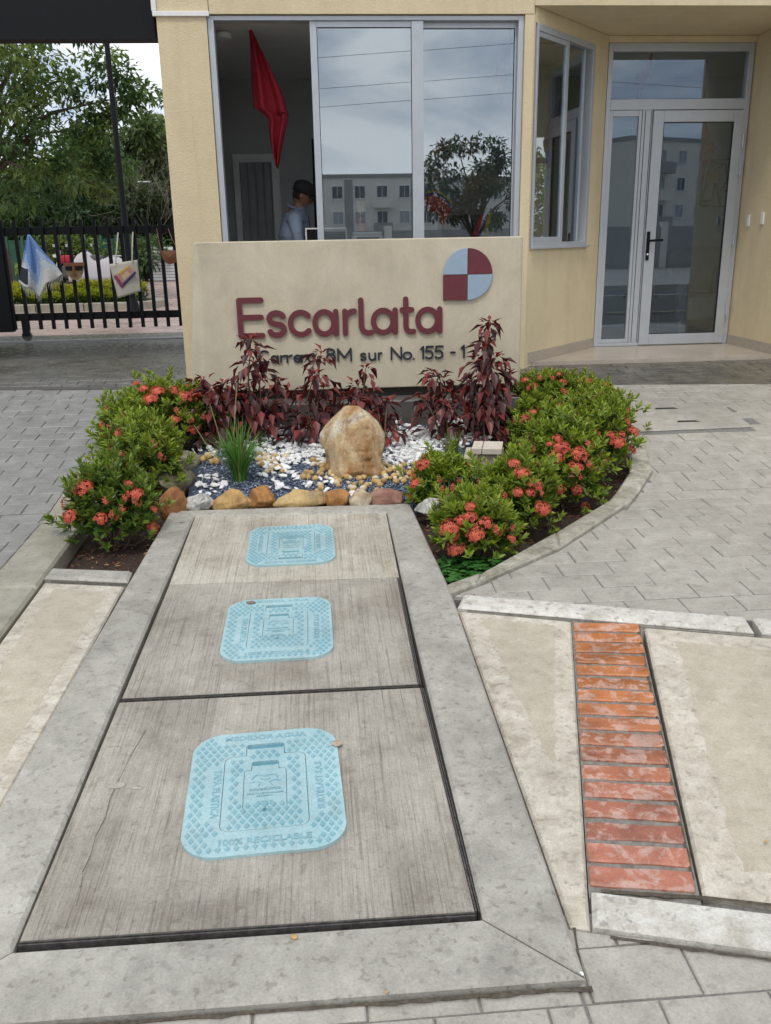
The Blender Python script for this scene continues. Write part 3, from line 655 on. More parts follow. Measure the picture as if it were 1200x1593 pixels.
mb = MB(); mb.prism([(-90, -4.25), (110, -4.25), (110, -4.01), (-90, -4.01)], -.2, .17); tag(mb.build('road_kerb', M_frame, drape=False), kind='structure')

# ================================================================== GUARDHOUSE
FL = .50
gh = empty('guardhouse', (0, 0, 0), 'yellow stucco guardhouse with wide sliding windows and a recessed glass entrance door', 'guardhouse')
def wall(a, b, mat=None, name='wall'):
    return MB().box(a, b).build(name, mat or M_yel, gh)
wall((-1.175, 7.9, .2), (-.782, 8.22, 3.345)); wall((-.78, 7.905, .2), (1.80, 8.05, 1.495))
# right pilaster with the angled corner
P0 = Vector((1.878, 7.9, 0)); P1 = Vector((2.862, 9.0, 0)); CU_ = (P1-P0).normalized(); CI = Vector((-CU_.y, CU_.x, 0)); CLEN = (P1-P0).length
def on_ch(px, py):  # distance along the angled wall
    v = ray(px, py); n = Vector((CI.x, CI.y, 0)); t = (n.dot(P0))/(n.dot(v)); q = Vector((0, 0, CAM_H))+v*t-Vector((0, 0, 0))
    return (Vector((q.x, q.y, 0))-P0).dot(CU_), q.z
def cham(mb, s0, s1, d0, d1, z0, z1, mi=0):
    o = P0+CU_*s0+CI*d0; o.z = z0; return mb.obox(o, CU_*(s1-s0), CI*(d1-d0), (0, 0, z1-z0), mi)
mb = MB(); mb.prism([(1.802, 7.9), (1.878, 7.9), (1.878+CU_.x*.028, 7.9+CU_.y*.028), (1.878+CU_.x*.028+CI.x*.13, 7.9+CU_.y*.028+CI.y*.13), (1.802, 8.05)], .2, 3.345); mb.build('wall', M_yel, gh)
sA, zA = on_ch(836, 34); sB, zB = on_ch(926, 69); zC = on_ch(826, 386)[1]
cz0, cz1 = 1.515, 3.29
mb = MB(); cham(mb, .03, CLEN, 0, .13, .2, cz0-.002); mb.build('wall', M_yel, gh)
mb = MB(); cham(mb, .03, CLEN, 0, .13, cz1+.002, 3.408); mb.build('wall', M_yel, gh)
mb = MB(); cham(mb, sB+.003, CLEN, 0, .13, cz0, cz1); mb.build('wall', M_yel, gh)
# upper band, in two lengths with an open joint
wall((-1.205, 7.9, 3.350), (-.763, 8.25, 4.2)); wall((-.757, 7.9, 3.350), (1.878, 8.25, 4.2)); wall((1.881, 7.9, 3.412), (7.5, 8.25, 4.2)); wall((-.763, 7.915, 3.35), (-.757, 8.2, 4.2), M_gap, 'joint')
wall((4.312, 7.902, .2), (4.47, 9.12, 3.408)); wall((4.473, 7.905, .2), (7.5, 8.1, 3.408))
wall((2.80, 9.0, 3.352), (4.31, 9.12, 3.408))
wall((1.70, 8.252, 3.412), (4.7, 9.3, 3.45), M_yel, 'soffit')
wall((-1.17, 8.252, 3.46), (7.4, 11.6, 3.62), M_blk, 'roof')
# interior
wall((-1.17, 8.222, .2), (-1.02, 11.0, 3.455), M_wallin); wall((6.4, 8.1, .2), (6.55, 11.0, 3.455), M_wallin)
xa, xb = V(796, 300, 11).x, V(851, 300, 11).x; zt, zbar0, zbar1 = V(838, 212, 11).z, V(838, 245, 11).z, V(838, 254, 11).z
wall((-1.17, 11.0, .2), (xa, 11.14, 3.455), M_wallin); wall((xb, 11.0, .2), (6.55, 11.14, 3.455), M_wallin); wall((xa, 11.0, zt), (xb, 11.14, 3.455), M_wallin); wall((xa, 11.0, .2), (xb, 11.14, 1.0), M_wallin)
wall((-1.0, 8.06, 3.37), (1.69, 10.995, 3.40), M_ceil, 'ceiling'); wall((1.695, 9.31, 3.37), (6.39, 10.995, 3.40), M_ceil, 'ceiling')
wall((-1.02, 8.06, .40), (6.39, 10.995, FL-.003), M_floorin, 'inner_floor')
wall((xb+.002, 10.86, .5), (xb+.45, 10.998, 3.36), plain('ochre_wall', (.42, .30, .16), .8, scale=6), 'wall')
wall((xa, 11.03, zbar1), (xb, 11.09, zbar0), M_blk, 'transom_bar')
# landing and skirting
mb = MB(); mb.prism([(1.80, 8.002), (4.31, 8.002), (4.31, 9.02), (2.86, 9.02)], .30, FL); mb.build('landing', M_tile, gh, bev=.004)
mb = MB(); cham(mb, .06, CLEN-.012, -.011, -.001, FL+.001, FL+.095); mb.build('skirting', M_tile, gh)
wall((4.299, 8.01, FL+.001), (4.309, 8.99, FL+.095), M_tile, 'skirting')
# --- wide sliding window
def frame_rect(mb, x0, x1, z0, z1, y0, y1, wl, wr, wb, wt, mi=0):
    mb.box((x0, y0, z0), (x0+wl, y1, z1), mi); mb.box((x1-wr, y0, z0), (x1, y1, z1), mi); mb.box((x0+wl, y0+.001, z0), (x1-wr, y1-.001, z0+wb), mi); mb.box((x0+wl, y0+.001, z1-wt), (x1-wr, y1-.001, z1), mi)
mb = MB(); frame_rect(mb, -.778, 1.799, 1.50, 3.343, 7.925, 8.04, .048, .045, .05, .034)
mb.box((-.73, 7.97, 1.53), (1.754, 7.975, 1.56)); win = mb.build('window', M_alu, gh, bev=.003)
def sash(x0, x1, z0, z1, y, wl, wr, parent, wb=.05, wt=.045, glassm=M_glass):
    mb = MB(); frame_rect(mb, x0, x1, z0, z1, y, y+.032, wl, wr, wb, wt); mb.build('sash', M_alu, parent, bev=.003)
    mb = MB(); frame_rect(mb, x0+wl-.001, x1-wr+.001, z0+wb-.001, z1-wt+.001, y+.008, y+.024, .006, .006, .006, .006); mb.build('gasket', M_gasket, parent)
    MB().box((x0+wl+.002, y+.013, z0+wb+.002), (x1-wr-.002, y+.019, z1-wt-.002)).build('pane', glassm, parent)
sash(.038, .925, 1.552, 3.308, 7.945, .055, .055, win); sash(.905, 1.753, 1.552, 3.308, 7.985, .055, .014, win)
mb = MB(); mb.box((.868, 7.93, 1.555), (.966, 7.943, 3.305)); mb.build('meeting_stile', M_alu, win, bev=.003)
# --- angled side window
mb = MB()
W0, W1 = sA, sB
cham(mb, W0, W0+.03, -.012, .07, cz0, cz1); cham(mb, W1-.045, W1, -.012, .07, cz0, cz1); cham(mb, W0+.03, W1-.045, -.011, .069, cz1-.05, cz1); cham(mb, W0+.03, W1-.045, -.011, .069, cz0, cz0+.045)
cham(mb, W0-.02, W1+.02, -.035, -.013, cz0-.012, cz0+.012); cw = mb.build('window', M_alu, gh, bev=.003)
sm_ = W0+(W1-W0)*.52
mb = MB(); cham(mb, sm_-.03, sm_+.03, .0, .03, cz0+.046, cz1-.051); cham(mb, W0+.031, sm_-.03, .0, .03, cz0+.046, cz0+.09); cham(mb, W0+.031, sm_-.03, .0, .03, cz1-.09, cz1-.051); mb.build('sash', M_alu, cw, bev=.003)
mb = MB(); cham(mb, W1-.13, W1-.10, .035, .06, cz0+.046, cz1-.051); mb.build('sash', M_alu, cw, bev=.003)
mb = MB(); cham(mb, W0+.032, sm_-.031, .012, .018, cz0+.091, cz1-.091); mb.build('pane', M_glass, cw)
mb = MB(); cham(mb, sm_+.031, W1-.131, .044, .050, cz0+.048, cz1-.053); mb.build('pane', M_glass, cw)
# --- entrance: transom light, side light, glazed door
D0, D1 = 2.868, 4.300
mb = MB(); frame_rect(mb, D0, D1, FL+.002, 3.35, 9.0, 9.09, .045, .05, .03, .075); mb.box((D0+.045, 9.001, 2.765), (D1-.05, 9.089, 2.862)); mb.box((3.236, 9.001, FL+.032), (3.338, 9.089, 2.765)); ent = mb.build('entrance_frame', M_alu, gh, bev=.004)
for x in (3.262, 3.322): MB().box((x, 8.996, FL+.04), (x+.004, 9.0, 2.76)).build('glazing_bead', M_gasket, ent)
MB().box((D0+.05, 9.04, 2.868), (D1-.055, 9.047, 3.27)).build('pane', M_dglass, ent)
mb = MB(); frame_rect(mb, D0+.046, 3.234, FL+.034, 2.763, 9.01, 9.05, .035, .03, .04, .055); mb.build('sash', M_alu, ent, bev=.003)
MB().box((D0+.083, 9.027, FL+.077), (3.202, 9.034, 2.706)).build('pane', M_dglass, ent)
mb = MB(); frame_rect(mb, 3.342, 4.245, FL+.012, 2.758, 8.985, 9.03, .105, .09, .105, .105); dr = mb.build('door', M_alu, gh, bev=.004)
mb = MB(); frame_rect(mb, 3.446, 4.156, FL+.116, 2.654, 8.992, 9.02, .008, .008, .008, .008); mb.build('gasket', M_gasket, dr)
MB().box((3.455, 9.003, FL+.125), (4.147, 9.010, 2.645)).build('pane', M_dglass, dr)
mb = MB(); mb.box((3.352, 8.972, 1.36), (3.385, 8.984, 1.64)); mb.tube([(3.368, 8.975, 1.55), (3.368, 8.935, 1.55), (3.385, 8.927, 1.552), (3.50, 8.925, 1.556)], .0125, 8); mb.build('door_handle', M_blk, dr, bev=.003)
mb = MB(); mb.lathe([(.010, 0), (.010, .006)], 12, (0, 0, 0)); o = mb.build('lock', M_whitep, dr); o.location = (3.368, 8.972, 1.42); o.rotation_euler = (R(90), 0, 0)
for z in (2.42, 2.16, 1.50, .80):
    mb = MB(); mb.box((4.240, 8.962, z), (4.258, 8.984, z+.11)); mb.tube([(4.249, 8.960, z-.01), (4.249, 8.960, z+.12)], .009, 8); mb.build('hinge', M_alu, dr)
for px, py in ((1165, 343), (1187, 340)):
    v = ray(px, py); t = 4.31/v.x; y, z = v.y*t, CAM_H+v.z*t
    mb = MB(); mb.box((4.298, y-.028, z-.055), (4.311, y+.028, z+.055)); p_ = mb.build('switch_plate', M_whitep, gh, bev=.004)
    for dz in (-.04, .04): MB().box((4.2955, y-.004, z+dz-.004), (4.298, y+.004, z+dz+.004)).build('screw', M_alu, p_)
# white conduit round the pillar head
cz = V(285, 22, 7.9).z; mb = MB(); mb.box((-1.20, 7.878, cz-.018), (-.757, 7.899, cz+.018)); mb.box((-1.205, 7.879, cz+.018), (-1.168, 7.899, 4.0)); mb.build('conduit', M_whitep, gh, bev=.003)
# inner door with a pale frame seen through the open window
xl, xr = V(366, 300, 10.98).x, V(437, 300, 10.98).x; zt2 = V(400, 240, 10.98).z
mb = MB(); frame_rect(mb, xl, xr, FL, zt2, 10.93, 10.998, .07, .09, .0, .09); idr = mb.build('inner_door', plain('door_white', (.78, .79, .80), .6, scale=4), gh)
for k in range(4):
    x0 = xl+.075+k*(xr-xl-.17)/4; MB().box((x0, 10.95, FL+.01), (x0+(xr-xl-.17)/4-.012, 10.97, zt2-.092)).build('panel', plain('grey_door_panel', (.30, .32, .34), .6, scale=4), idr)
wall((.02, 9.6, FL), (.14, 9.72, 2.60), M_blk, 'post')
wall((-1.015, 8.23, FL), (-.99, 10.9, 3.36), M_wallin, 'wall')
# a dark ceiling lamp
mb = MB(); mb.lathe([(.07, 0), (.07, .04), (.04, .06)], 20, (V(346, 33, 8.6).x, 8.6, 3.31)); mb.build('ceiling_lamp', M_whitep, gh)

# ================================================================== SIGN WALL
sg = empty('sign_wall', (.35, 6.7, zg(6.7)), 'free-standing rendered sign wall reading Escarlata in maroon letters above a dark address line', 'sign')
inv = Matrix.Translation((-.35, -6.7, -zg(6.7)))
def on_sign(o): o.parent = sg; o.matrix_parent_inverse = inv; return o
fr = [(-.805, 1.612), (-.850, .528), (1.528, .528), (1.522, 1.614)]; bk = [(-.868, 1.608), (-.962, .530), (1.545, .530), (1.538, 1.61)]
vs = [(x, 6.6, z) for x, z in fr]+[(x, 6.66 if x < 0 else 6.625, z) for x, z in bk]+[(x, 6.87, z) for x, z in bk]
mb = MB(); mb.add(vs, [(0, 1, 2, 3), (0, 4, 5, 1), (2, 6, 7, 3), (0, 3, 7, 4), (1, 5, 6, 2), (4, 8, 9, 5), (6, 10, 11, 7), (4, 7, 11, 8), (5, 9, 10, 6), (8, 11, 10, 9)])
on_sign(mb.build('sign_panel', M_sign, bev=.010, seg=3))
mb = MB(); mb.prism([(-.93, 6.42), (1.50, 6.42), (1.50, 6.95), (-.93, 6.95)], .12, .462, bev=.012); on_sign(mb.build('plinth', M_plinth))
mb = MB(); mb.box((-.85, 6.70, .455), (1.42, 6.86, .535)); on_sign(mb.build('plinth_core', M_gap))
def arc(cx, cy, rx, ry, a0, a1, n=14): return [(cx+rx*math.cos(R(a0+(a1-a0)*k/n)), cy+ry*math.sin(R(a0+(a1-a0)*k/n))) for k in range(n+1)]
def glyph(ch, x0, x1, zb, zx, za, r):
    x0 += r; x1 -= r; b = zb+r; x = zx-r; a = za-r; xm = (x0+x1)/2; zm = (b+x)/2; rw = (x1-x0)/2; rh = (x-b)/2; zam = (b+a)/2
    if ch == 'E': return [[(x1, a), (x0, a), (x0, b), (x1, b)], [(x0, zam+.005), (x1-.005, zam+.005)]]
    if ch == 'C': rh = (a-b)/2; return [arc(xm+.01, zam, rw*1.1, rh, 50, 310, 20)]
    if ch == 's':
        h = (x-b)/4; return [arc(xm, x-h, rw, h, 20, 180, 10)+arc(xm, x-h, rw, h, 180, 270, 6)+arc(xm, b+h, rw, h, 90, 0, 6)+arc(xm, b+h, rw, h, 0, -160, 10)]
    if ch == 'c': return [arc(xm+rw*.12, zm, rw*1.12, rh, 42, 318, 22)]
    if ch == 'a': return [arc(xm-.1*rw, zm, rw*.9, rh, 0, 360, 26), [(x1, x), (x1, b)]]
    if ch == 'e': return [arc(xm, zm, rw, rh, 0, 318, 22), [(x0, zm), (x1, zm)]]
    if ch == 'o': return [arc(xm, zm, rw, rh, 0, 360, 26)]
    if ch == 'r': return [[(x0, x), (x0, b)], arc(x1, b+(x-b)*.52, x1-x0, (x-b)*.48, 180, 88, 8)]
    if ch == 'u': return [[(x0, x), (x0, b+rw)]+arc(xm, b+rw, rw, rw, 180, 360, 12)+[(x1, x)], [(x1, x), (x1, b)]]
    if ch == 'l': q = (x1-x0)*.9; return [[(x0, a), (x0, b+q)]+arc(x0+q, b+q, q, q, 180, 290, 9)]
    if ch == 't': q = (x1-x0)*.55; xs = x0+(x1-x0)*.28; return [[(xs, a), (xs, b+q)]+arc(xs+q, b+q, q, q, 180, 290, 9), [(x0-.006, x), (x1-.012, x)]]
    if ch == '8': h = (a-b); return [arc(xm, b+h*.29, rw, h*.29, 0, 360, 22), arc(xm, a-h*.21, rw*.84, h*.21, 0, 360, 22)]
    if ch == 'M': return [[(x0, b), (x0, a), (xm, b+(a-b)*.25), (x1, a), (x1, b)]]
    if ch == 'N': return [[(x0, b), (x0, a), (x1, b), (x1, a)]]
    if ch == '.': return [[(xm, b), (xm+.001, b)]]
    if ch == '1': return [[(x0, a-.018), (x1, a), (x1, b)]]
    if ch == '5': h = (a-b); return [[(x1, a), (x0+.008, a), (x0+.002, b+h*.56)]+arc(xm-.004, b+h*.32, rw*1.05, h*.32, 128, -140, 18)]
    if ch == '-': return [[(x0, zam-.004), (x1, zam-.004)]]
def letter(ch, px0, px1, zb, zx, za, r, mat, dep, res):
    X0, X1 = V(px0, 500, 6.6).x, V(px1, 500, 6.6).x; P = glyph(ch, X0, X1, zb, zx, za, r)
    f = lambda X, Y: np.min([seg_sd(X, Y, p) for p in P], axis=0)-r
    me = sd_mesh('letter', f, X0-.05, X1+.05, zb-.03, za+.05, res, dep, mat); o = link('letter', me); o.location = (0, 6.6002, 0); o.rotation_euler = (R(90), 0, 0)
    return on_sign(o)
for ch, a, b in (('E', 370, 412), ('s', 415, 446), ('c', 448, 485), ('a', 486, 527), ('r', 533, 555), ('l', 558, 579), ('a', 577, 619), ('t', 623, 647), ('a', 646, 688)):
    letter(ch, a, b, .926, 1.126, 1.220 if ch == 'E' else 1.203, .0195, M_maroon, .020, .0055)
zz = [('C', 397, 416)]+[(c, a, b) for c, a, b in zip('arrera', (418, 433, 443, 454, 466, 476), (431, 443, 453, 468, 476, 488))]+[('8', 505, 521), ('M', 523, 546), ('s', 559, 569), ('u', 572, 584), ('r', 587, 594), ('N', 607, 625), ('o', 626, 641), ('.', 641, 646), ('1', 653.5, 659.5), ('5', 661, 675), ('5', 676, 690.5), ('-', 700.5, 709), ('1', 717, 723.5)]
for ch, a, b in zz: letter(ch, a, b, .738, .80, .838, .0062, M_navy, .014, .0026)
lx0, lxm, lx1 = V(689.5, 430, 6.6).x, V(727, 430, 6.6).x, V(765.5, 430, 6.6).x; lz0, lzm, lz1 = 1.168, 1.351, 1.537; g = .002
quarter = [(lambda X, Y: np.maximum(np.maximum(np.hypot((X-lxm)/(lxm-lx0), (Y-lzm)/(lz1-lzm))*.18-.18, X-lxm+g), lzm-Y+g), M_lblue), (lambda X, Y: np.maximum(np.maximum(np.hypot((X-lxm)/(lx1-lxm), (Y-lzm)/(lz1-lzm))*.18-.18, lxm-X+g), lzm-Y+g), M_maroon),
           (lambda X, Y: np.maximum(np.maximum(np.hypot((X-lxm)/(lx1-lxm), (Y-lzm)/(lzm-lz0))*.18-.18, lxm-X+g), Y-lzm+g), M_lblue), (lambda X, Y: np.maximum(np.maximum(lx0-X, X-lxm+g), np.maximum(lz0-Y, Y-lzm+g)), M_maroon)]
for f, m in quarter:
    o = link('logo_quarter', sd_mesh('logo_quarter', f, lx0-.02, lx1+.02, lz0-.02, lz1+.02, .0061, .020, m)); o.location = (0, 6.6002, 0); o.rotation_euler = (R(90), 0, 0); on_sign(o)

# ================================================================== GATE AND CANOPY
GY = 11.3
cn = empty('gate_canopy', (-5, 8, zg(8)), 'black flat canopy over the driveway gate, joined to the guardhouse', 'canopy')
def child(o, p): o.parent = p; o.matrix_parent_inverse = Matrix.Translation(-p.location); return o
mb = MB(); mb.box((-9.5, 8.0, 3.19), (-1.21, 8.16, 4.1)); child(mb.build('fascia', M_blk), cn)
mb = MB(); mb.box((-9.5, 8.162, 3.80), (-1.21, 9.6, 3.96)); child(mb.build('roof', M_blk), cn)
mb = MB(); mb.box((-9.2, 8.02, .3), (-8.8, 8.4, 3.18)); child(mb.build('post', M_yel), cn)
gt = empty('gate', (-2.8, GY, zg(GY)), 'low black steel sliding gate of upright bars with clothes and bags hung on it', 'gate')
for z0, z1 in ((.727, .815), (1.737, 1.826)):
    mb = MB(); mb.box((-3.72, GY+.012, z0), (-1.25, GY+.052, z1)); child(mb.build('rail', M_blk, bev=.003), gt)
barme = MB().box((-.021, -.018, 0), (.021, .010, 1.285)).mesh('bar', M_blk)
for k in range(-1, 15):
    x = -1.694-.1555*(k-1) if k > 0 else -1.694+.1555*(1-k)
    child(link('bar', barme, None, (x, GY, .622+rng.uniform(-.003, .003))), gt)
mb = MB(); mb.box((-4.05, GY-.04, .60), (-3.73, GY+.06, 1.98)); child(mb.build('end_post', M_blk, bev=.004), gt)
mb = MB(); mb.lathe([(.05, -.02), (.06, -.02), (.06, .02), (.05, .02)], 18); o = mb.build('wheel', M_metal); o.rotation_euler = (0, R(90), R(90)); o.location = (-3.6, GY+.032, .545); child(o, gt)
mb = MB(); mb.box((-3.64, GY+.0, .54), (-3.56, GY+.06, .727)); child(mb.build('wheel_bracket', M_blk), gt)
gb = empty('gate_post', (-4.35, GY, zg(GY)), 'black steel gate post at the left end of the sliding gate', 'post')
mb = MB(); mb.box((-4.5, GY-.1, .3), (-4.1, GY+.14, 2.05)); child(mb.build('post_body', M_blk, bev=.005), gb)
mb = MB(); mb.box((-4.52, GY-.12, 2.05), (-4.08, GY+.16, 2.08)); child(mb.build('post_cap', M_blk), gb)
# --- towel, mask bag, tote bag, pouch on the gate
def patch(name, fn, nu, nv, mat, colf, thick=.004):
    vs = [fn(i/nu, j/nv) for j in range(nv+1) for i in range(nu+1)]; fs = []; col = []
    for j in range(nv):
        for i in range(nu):
            k = j*(nu+1)+i; fs.append((k, k+1, k+nu+2, k+nu+1)); col.append(colf((i+.5)/nu, (j+.5)/nv))
    me = np_mesh(name, vs, np.array(fs), mat, np.array(col, float), smooth=True); o = link(name, me); md = o.modifiers.new('thick', 'SOLIDIFY'); md.thickness = thick; return o
def itp(pts, t):
    k = min(int(t*(len(pts)-1)), len(pts)-2); f = t*(len(pts)-1)-k; return pts[k][0]*(1-f)+pts[k+1][0]*f, pts[k][1]*(1-f)+pts[k+1][1]*f
def towel(u, v):
    L_ = [(43, 365), (38, 388), (35, 405), (30, 425)]; Rr = [(46, 365), (62, 385), (80, 402), (97, 425)]; bot = [(30, 438), (40, 447), (50, 448), (62, 462), (72, 440), (86, 436), (97, 426)]
    a, b = itp(L_, v), itp(Rr, v); bx, by = itp(bot, u); px = a[0]+(b[0]-a[0])*u; py = a[1]+(b[1]-a[1])*u; k = v**1.5
    px = px*(1-k)+bx*k; py = py*(1-k)+by*k
    return V(px, py, 11.19+.045*math.sin(u*13+v*2)*min(1, v*2)*.9)
def towelcol(u, v):
    f = v+.18*math.sin(u*9+1)
    if u < .22 and .55 < v < .92: return (.03, .035, .05)
    return (.16, .30, .62) if f < .42 else ((.36, .48, .72) if f < .6 else ((.62, .67, .74) if f < .78 else (.75, .74, .72)))
o = patch('beach_towel', towel, 26, 20, M_cloth, towelcol, .006); tag(o, 'blue and white tie-dyed fringed towel draped over the gate bars', 'towel')
mb = MB()
for k in range(34):
    u = k/33; p = Vector(towel(u, 1)); q = p+Vector((rng.uniform(-.01, .012), rng.uniform(-.01, .01), -rng.uniform(.05, .11))); mb.tube([p, (p+q)/2+Vector((.004, 0, 0)), q], [.004, .003, .0015], 4)
mb.build('fringe', plain('cream_thread', (.66, .64, .58), .9), o)
tote = empty('tote_bag', V(195, 435, 11.2), 'cream canvas tote bag with a slanting colour print hanging on the gate', 'bag')
def totef(off):
    c = [V(170, 411, 11.2), V(214, 404, 11.2), V(219.5, 453, 11.2), V(184, 464, 11.2)]
    def f(u, v): a = c[0].lerp(c[1], u); b = c[3].lerp(c[2], u); p = a.lerp(b, v); p.y += off*math.sin(math.pi*min(1, max(0, u)))*(.5+.5*v)+.006*math.sin(u*7+v*3); return p
    return f
ff = totef(-.035)
def totecol(u, v): return (.62, .58, .50)
child(patch('bag_front', ff, 14, 14, M_cloth, totecol), tote); child(patch('bag_back', totef(.03), 14, 14, M_cloth, totecol), tote)
def printcol(u, v):
    return (.35, .06, .16) if u < .16 else ((.05, .06, .18) if v > .84 else ((.62, .40, .08) if v < .25 and u > .35 else ((.70, .52, .34) if (u-.55)**2+(v-.5)**2 < .06 else (.55, .30, .24))))
def prt(u, v):
    q = [V(178, 430, 11.2), V(201, 413, 11.2), V(214, 424, 11.2), V(191, 448, 11.2)]; p = q[0].lerp(q[1], u).lerp(q[3].lerp(q[2], u), v); p.y -= .047; return p
child(patch('print', prt, 12, 10, M_cloth, printcol, .002), tote)
for q in ([V(180, 410, 11.17), V(182, 385, 11.19), V(184, 362, 11.27)], [V(206, 406, 11.17), V(206, 385, 11.19), V(207, 361, 11.27)]): child(MB().tube(q, .008, 6).build('strap', plain('cream_canvas', (.62, .58, .50), .9)), tote)
mk = empty('mask_bag', V(115, 420, 11.2), 'half-moon bag like a beige carved mask with dark glasses, hung on the gate', 'bag')
def halfmoon(px0, px1, pt, pb, Y, thick, mat, name, parent, n=16, pw=.55):
    outl = [V(px0, pt, Y), V(px1, pt-1, Y)]; a, b = outl; dep = a.z-V(px0, pb, Y).z; pts = [(a.x+(b.x-a.x)*k/n, a.z-dep*(1-abs(2*k/n-1)**2.2)**pw) for k in range(n+1)]
    f = [(b.x, b.z)]+pts[::-1]+[(a.x, a.z)]
    mb = MB(); vs = [(x, Y-thick, z) for x, z in pts]+[(x, Y+thick, z) for x, z in pts]; m = n+1
    cf = (sum(x for x, z in pts)/m, Y-thick*1.7, a.z-dep*.45); cb = (cf[0], Y+thick*1.7, cf[2]); vs += [cf, cb]
    fs = [(k+1, k, 2*m) for k in range(n)]+[(m+k, m+k+1, 2*m+1) for k in range(n)]+[(k, k+1, m+k+1, m+k) for k in range(n)]+[(0, n, 2*m)[::1], (m+n, m, 2*m+1), (n, 0, m, m+n)]
    mb.add(vs, fs); return child(mb.build(name, mat, smooth=False), parent)
M_tan = plain('tan_leather', (.40, .29, .15), .6, scale=30); M_brl = plain('brown_leather', (.20, .075, .03), .5, scale=40, bmp=.2)
halfmoon(100, 130, 409, 436, 11.2, .02, M_tan, 'bag_body', mk)
bz = lambda px, py: V(px, py, 11.165)
def flat(pts, mat, name, par, Y=11.15, th=.012):
    P = [V(x, y, Y) for x, y in pts]; n = len(P); mb = MB(); mb.add(P+[p+Vector((0, th, 0)) for p in P], [tuple(range(n)), tuple(range(2*n-1, n-1, -1))]+[(k, k+n, (k+1) % n+n, (k+1) % n) for k in range(n)]); return child(mb.build(name, mat), par)
flat([(99, 409), (131, 408), (131, 414), (99, 415)], M_brl, 'brow', mk); flat([(101, 414.5), (113, 414), (112, 421), (103, 421)], M_blk, 'eyepiece', mk); flat([(117, 414), (129, 413.5), (128, 420), (118, 421)], M_blk, 'eyepiece', mk)
flat([(113, 414), (116, 414), (117.5, 425), (112, 425)], M_brl, 'nose', mk, 11.145); flat([(109, 427), (120, 427), (119, 430), (110, 430)], M_brl, 'mouth', mk)
for q in ([V(101, 409, 11.2), V(100, 380, 11.22), V(99, 362, 11.28)], [V(130, 408, 11.2), V(128, 380, 11.22), V(127, 361, 11.28)]): child(MB().tube(q, .004, 5).build('strap', M_blk), mk)
pc = empty('pouch', V(264, 400, 11.2), 'plain brown leather half-round pouch hanging by the pillar end of the gate', 'pouch')
halfmoon(250, 279, 390, 411, 11.2, .025, M_brl, 'pouch_body', pc)
for q in ([V(251, 391, 11.2), V(247, 372, 11.22), V(244, 356, 11.27)], [V(277, 389, 11.2), V(268, 372, 11.22), V(262, 356, 11.28)]): child(MB().tube(q, .005, 5).build('strap', M_brl), pc)

# ================================================================== PLANTING BED
from mathutils import noise as mn
g_ = np.random.default_rng(11)
# --- shrubs with coral flower heads
fl = []
def petals(n, rad, seed):
    gg = np.random.default_rng(seed); vs = []; fs = []; col = []
    for i in range(n):
        th = gg.uniform(0, 2*math.pi); ph = math.acos(1-gg.uniform(0, .86)); d = Vector((math.sin(ph)*math.cos(th), math.sin(ph)*math.sin(th), math.cos(ph)))
        rv = gg.uniform(.86, 1.12); c = Vector((d.x*rad*rv, d.y*rad*rv, d.z*rad*.62*rv-.2*rad)); a = d.cross(Vector((.3, .5, .8))).normalized(); b = d.cross(a); tw = gg.uniform(0, 1.6); s = gg.uniform(.0105, .0145)
        tint = np.array((.86, .165, .11))*gg.uniform(.55, 1.15)+np.array((.04, .05, .02))*gg.uniform(0, 1.4)
        for k in range(4):
            t = tw+k*math.pi/2; u = a*math.cos(t)+b*math.sin(t); v = d.cross(u); lift = d*gg.uniform(-.12, .2)*s
            j = len(vs); vs += [c, c+u*s*.6+v*s*.34, c+u*s+lift, c+u*s*.6-v*s*.34]; fs.append((j, j+1, j+2, j+3)); col.append(tint)
        j = len(vs); q = Vector((0, 0, -rad*.5)); vs += [q, c+a*.0025, c-a*.0025, q]; fs.append((j, j+1, j+2, j+3)); col.append((.25, .05, .03))
    if n > 20:
        for i in range(6):
            for j_ in range(12):
                q = [(i, j_), (i, j_+1), (i+1, j_+1), (i+1, j_)]; j = len(vs)
                for (a1, b1) in q: ph = R(100)*a1/6; th = R(30)*b1; vs.append(Vector((math.sin(ph)*math.cos(th)*rad*.70, math.sin(ph)*math.sin(th)*rad*.70, math.cos(ph)*rad*.40-.2*rad)))
                fs.append((j, j+1, j+2, j+3)); col.append((.30, .03, .02))
    return np_mesh('flower_head', vs, np.array(fs), M_petal, np.array(col))
FLM = [petals(50, .042, 1), petals(64, .050, 2), petals(40, .036, 3), petals(76, .056, 4)]
FLS = [petals(6, .022, 9), petals(9, .028, 10)]
FP = [(196,722),(210,736),(200,752),(210,766),(156,806),(238,820),(240,792),(176,730),(108,802),(128,758),(252,680),(216,662),(260,660),(276,692),(296,652),(272,652),(298,668),(212,596),(224,604),(246,608),(268,606),(288,616),(290,600),(234,620),(304,612),
      (658,722),(646,751),(700,820),(716,808),(732,803),(732,787),(709,852),(691,778),(766,790),(797,837),(813,735),(833,753),(826,765),(853,745),(846,738),(867,681),(874,695),(829,641),(862,630),(840,627),(820,650),(925,630),(957,666),(968,675),(968,645),(943,657),(961,686),(950,676),(984,699),(930,713),(928,726),(939,717),(898,762),(912,790),(867,582),(840,587),(876,594),(817,591),(910,594),(858,587),(830,600),(934,614),(896,726),(867,708),(945,600),(806,765),(740,830),(756,812),(781,770),(800,720),(815,690),(880,650),(902,705),(915,680),(890,620),(905,612),(985,670),(855,690),(845,790),(870,760)]
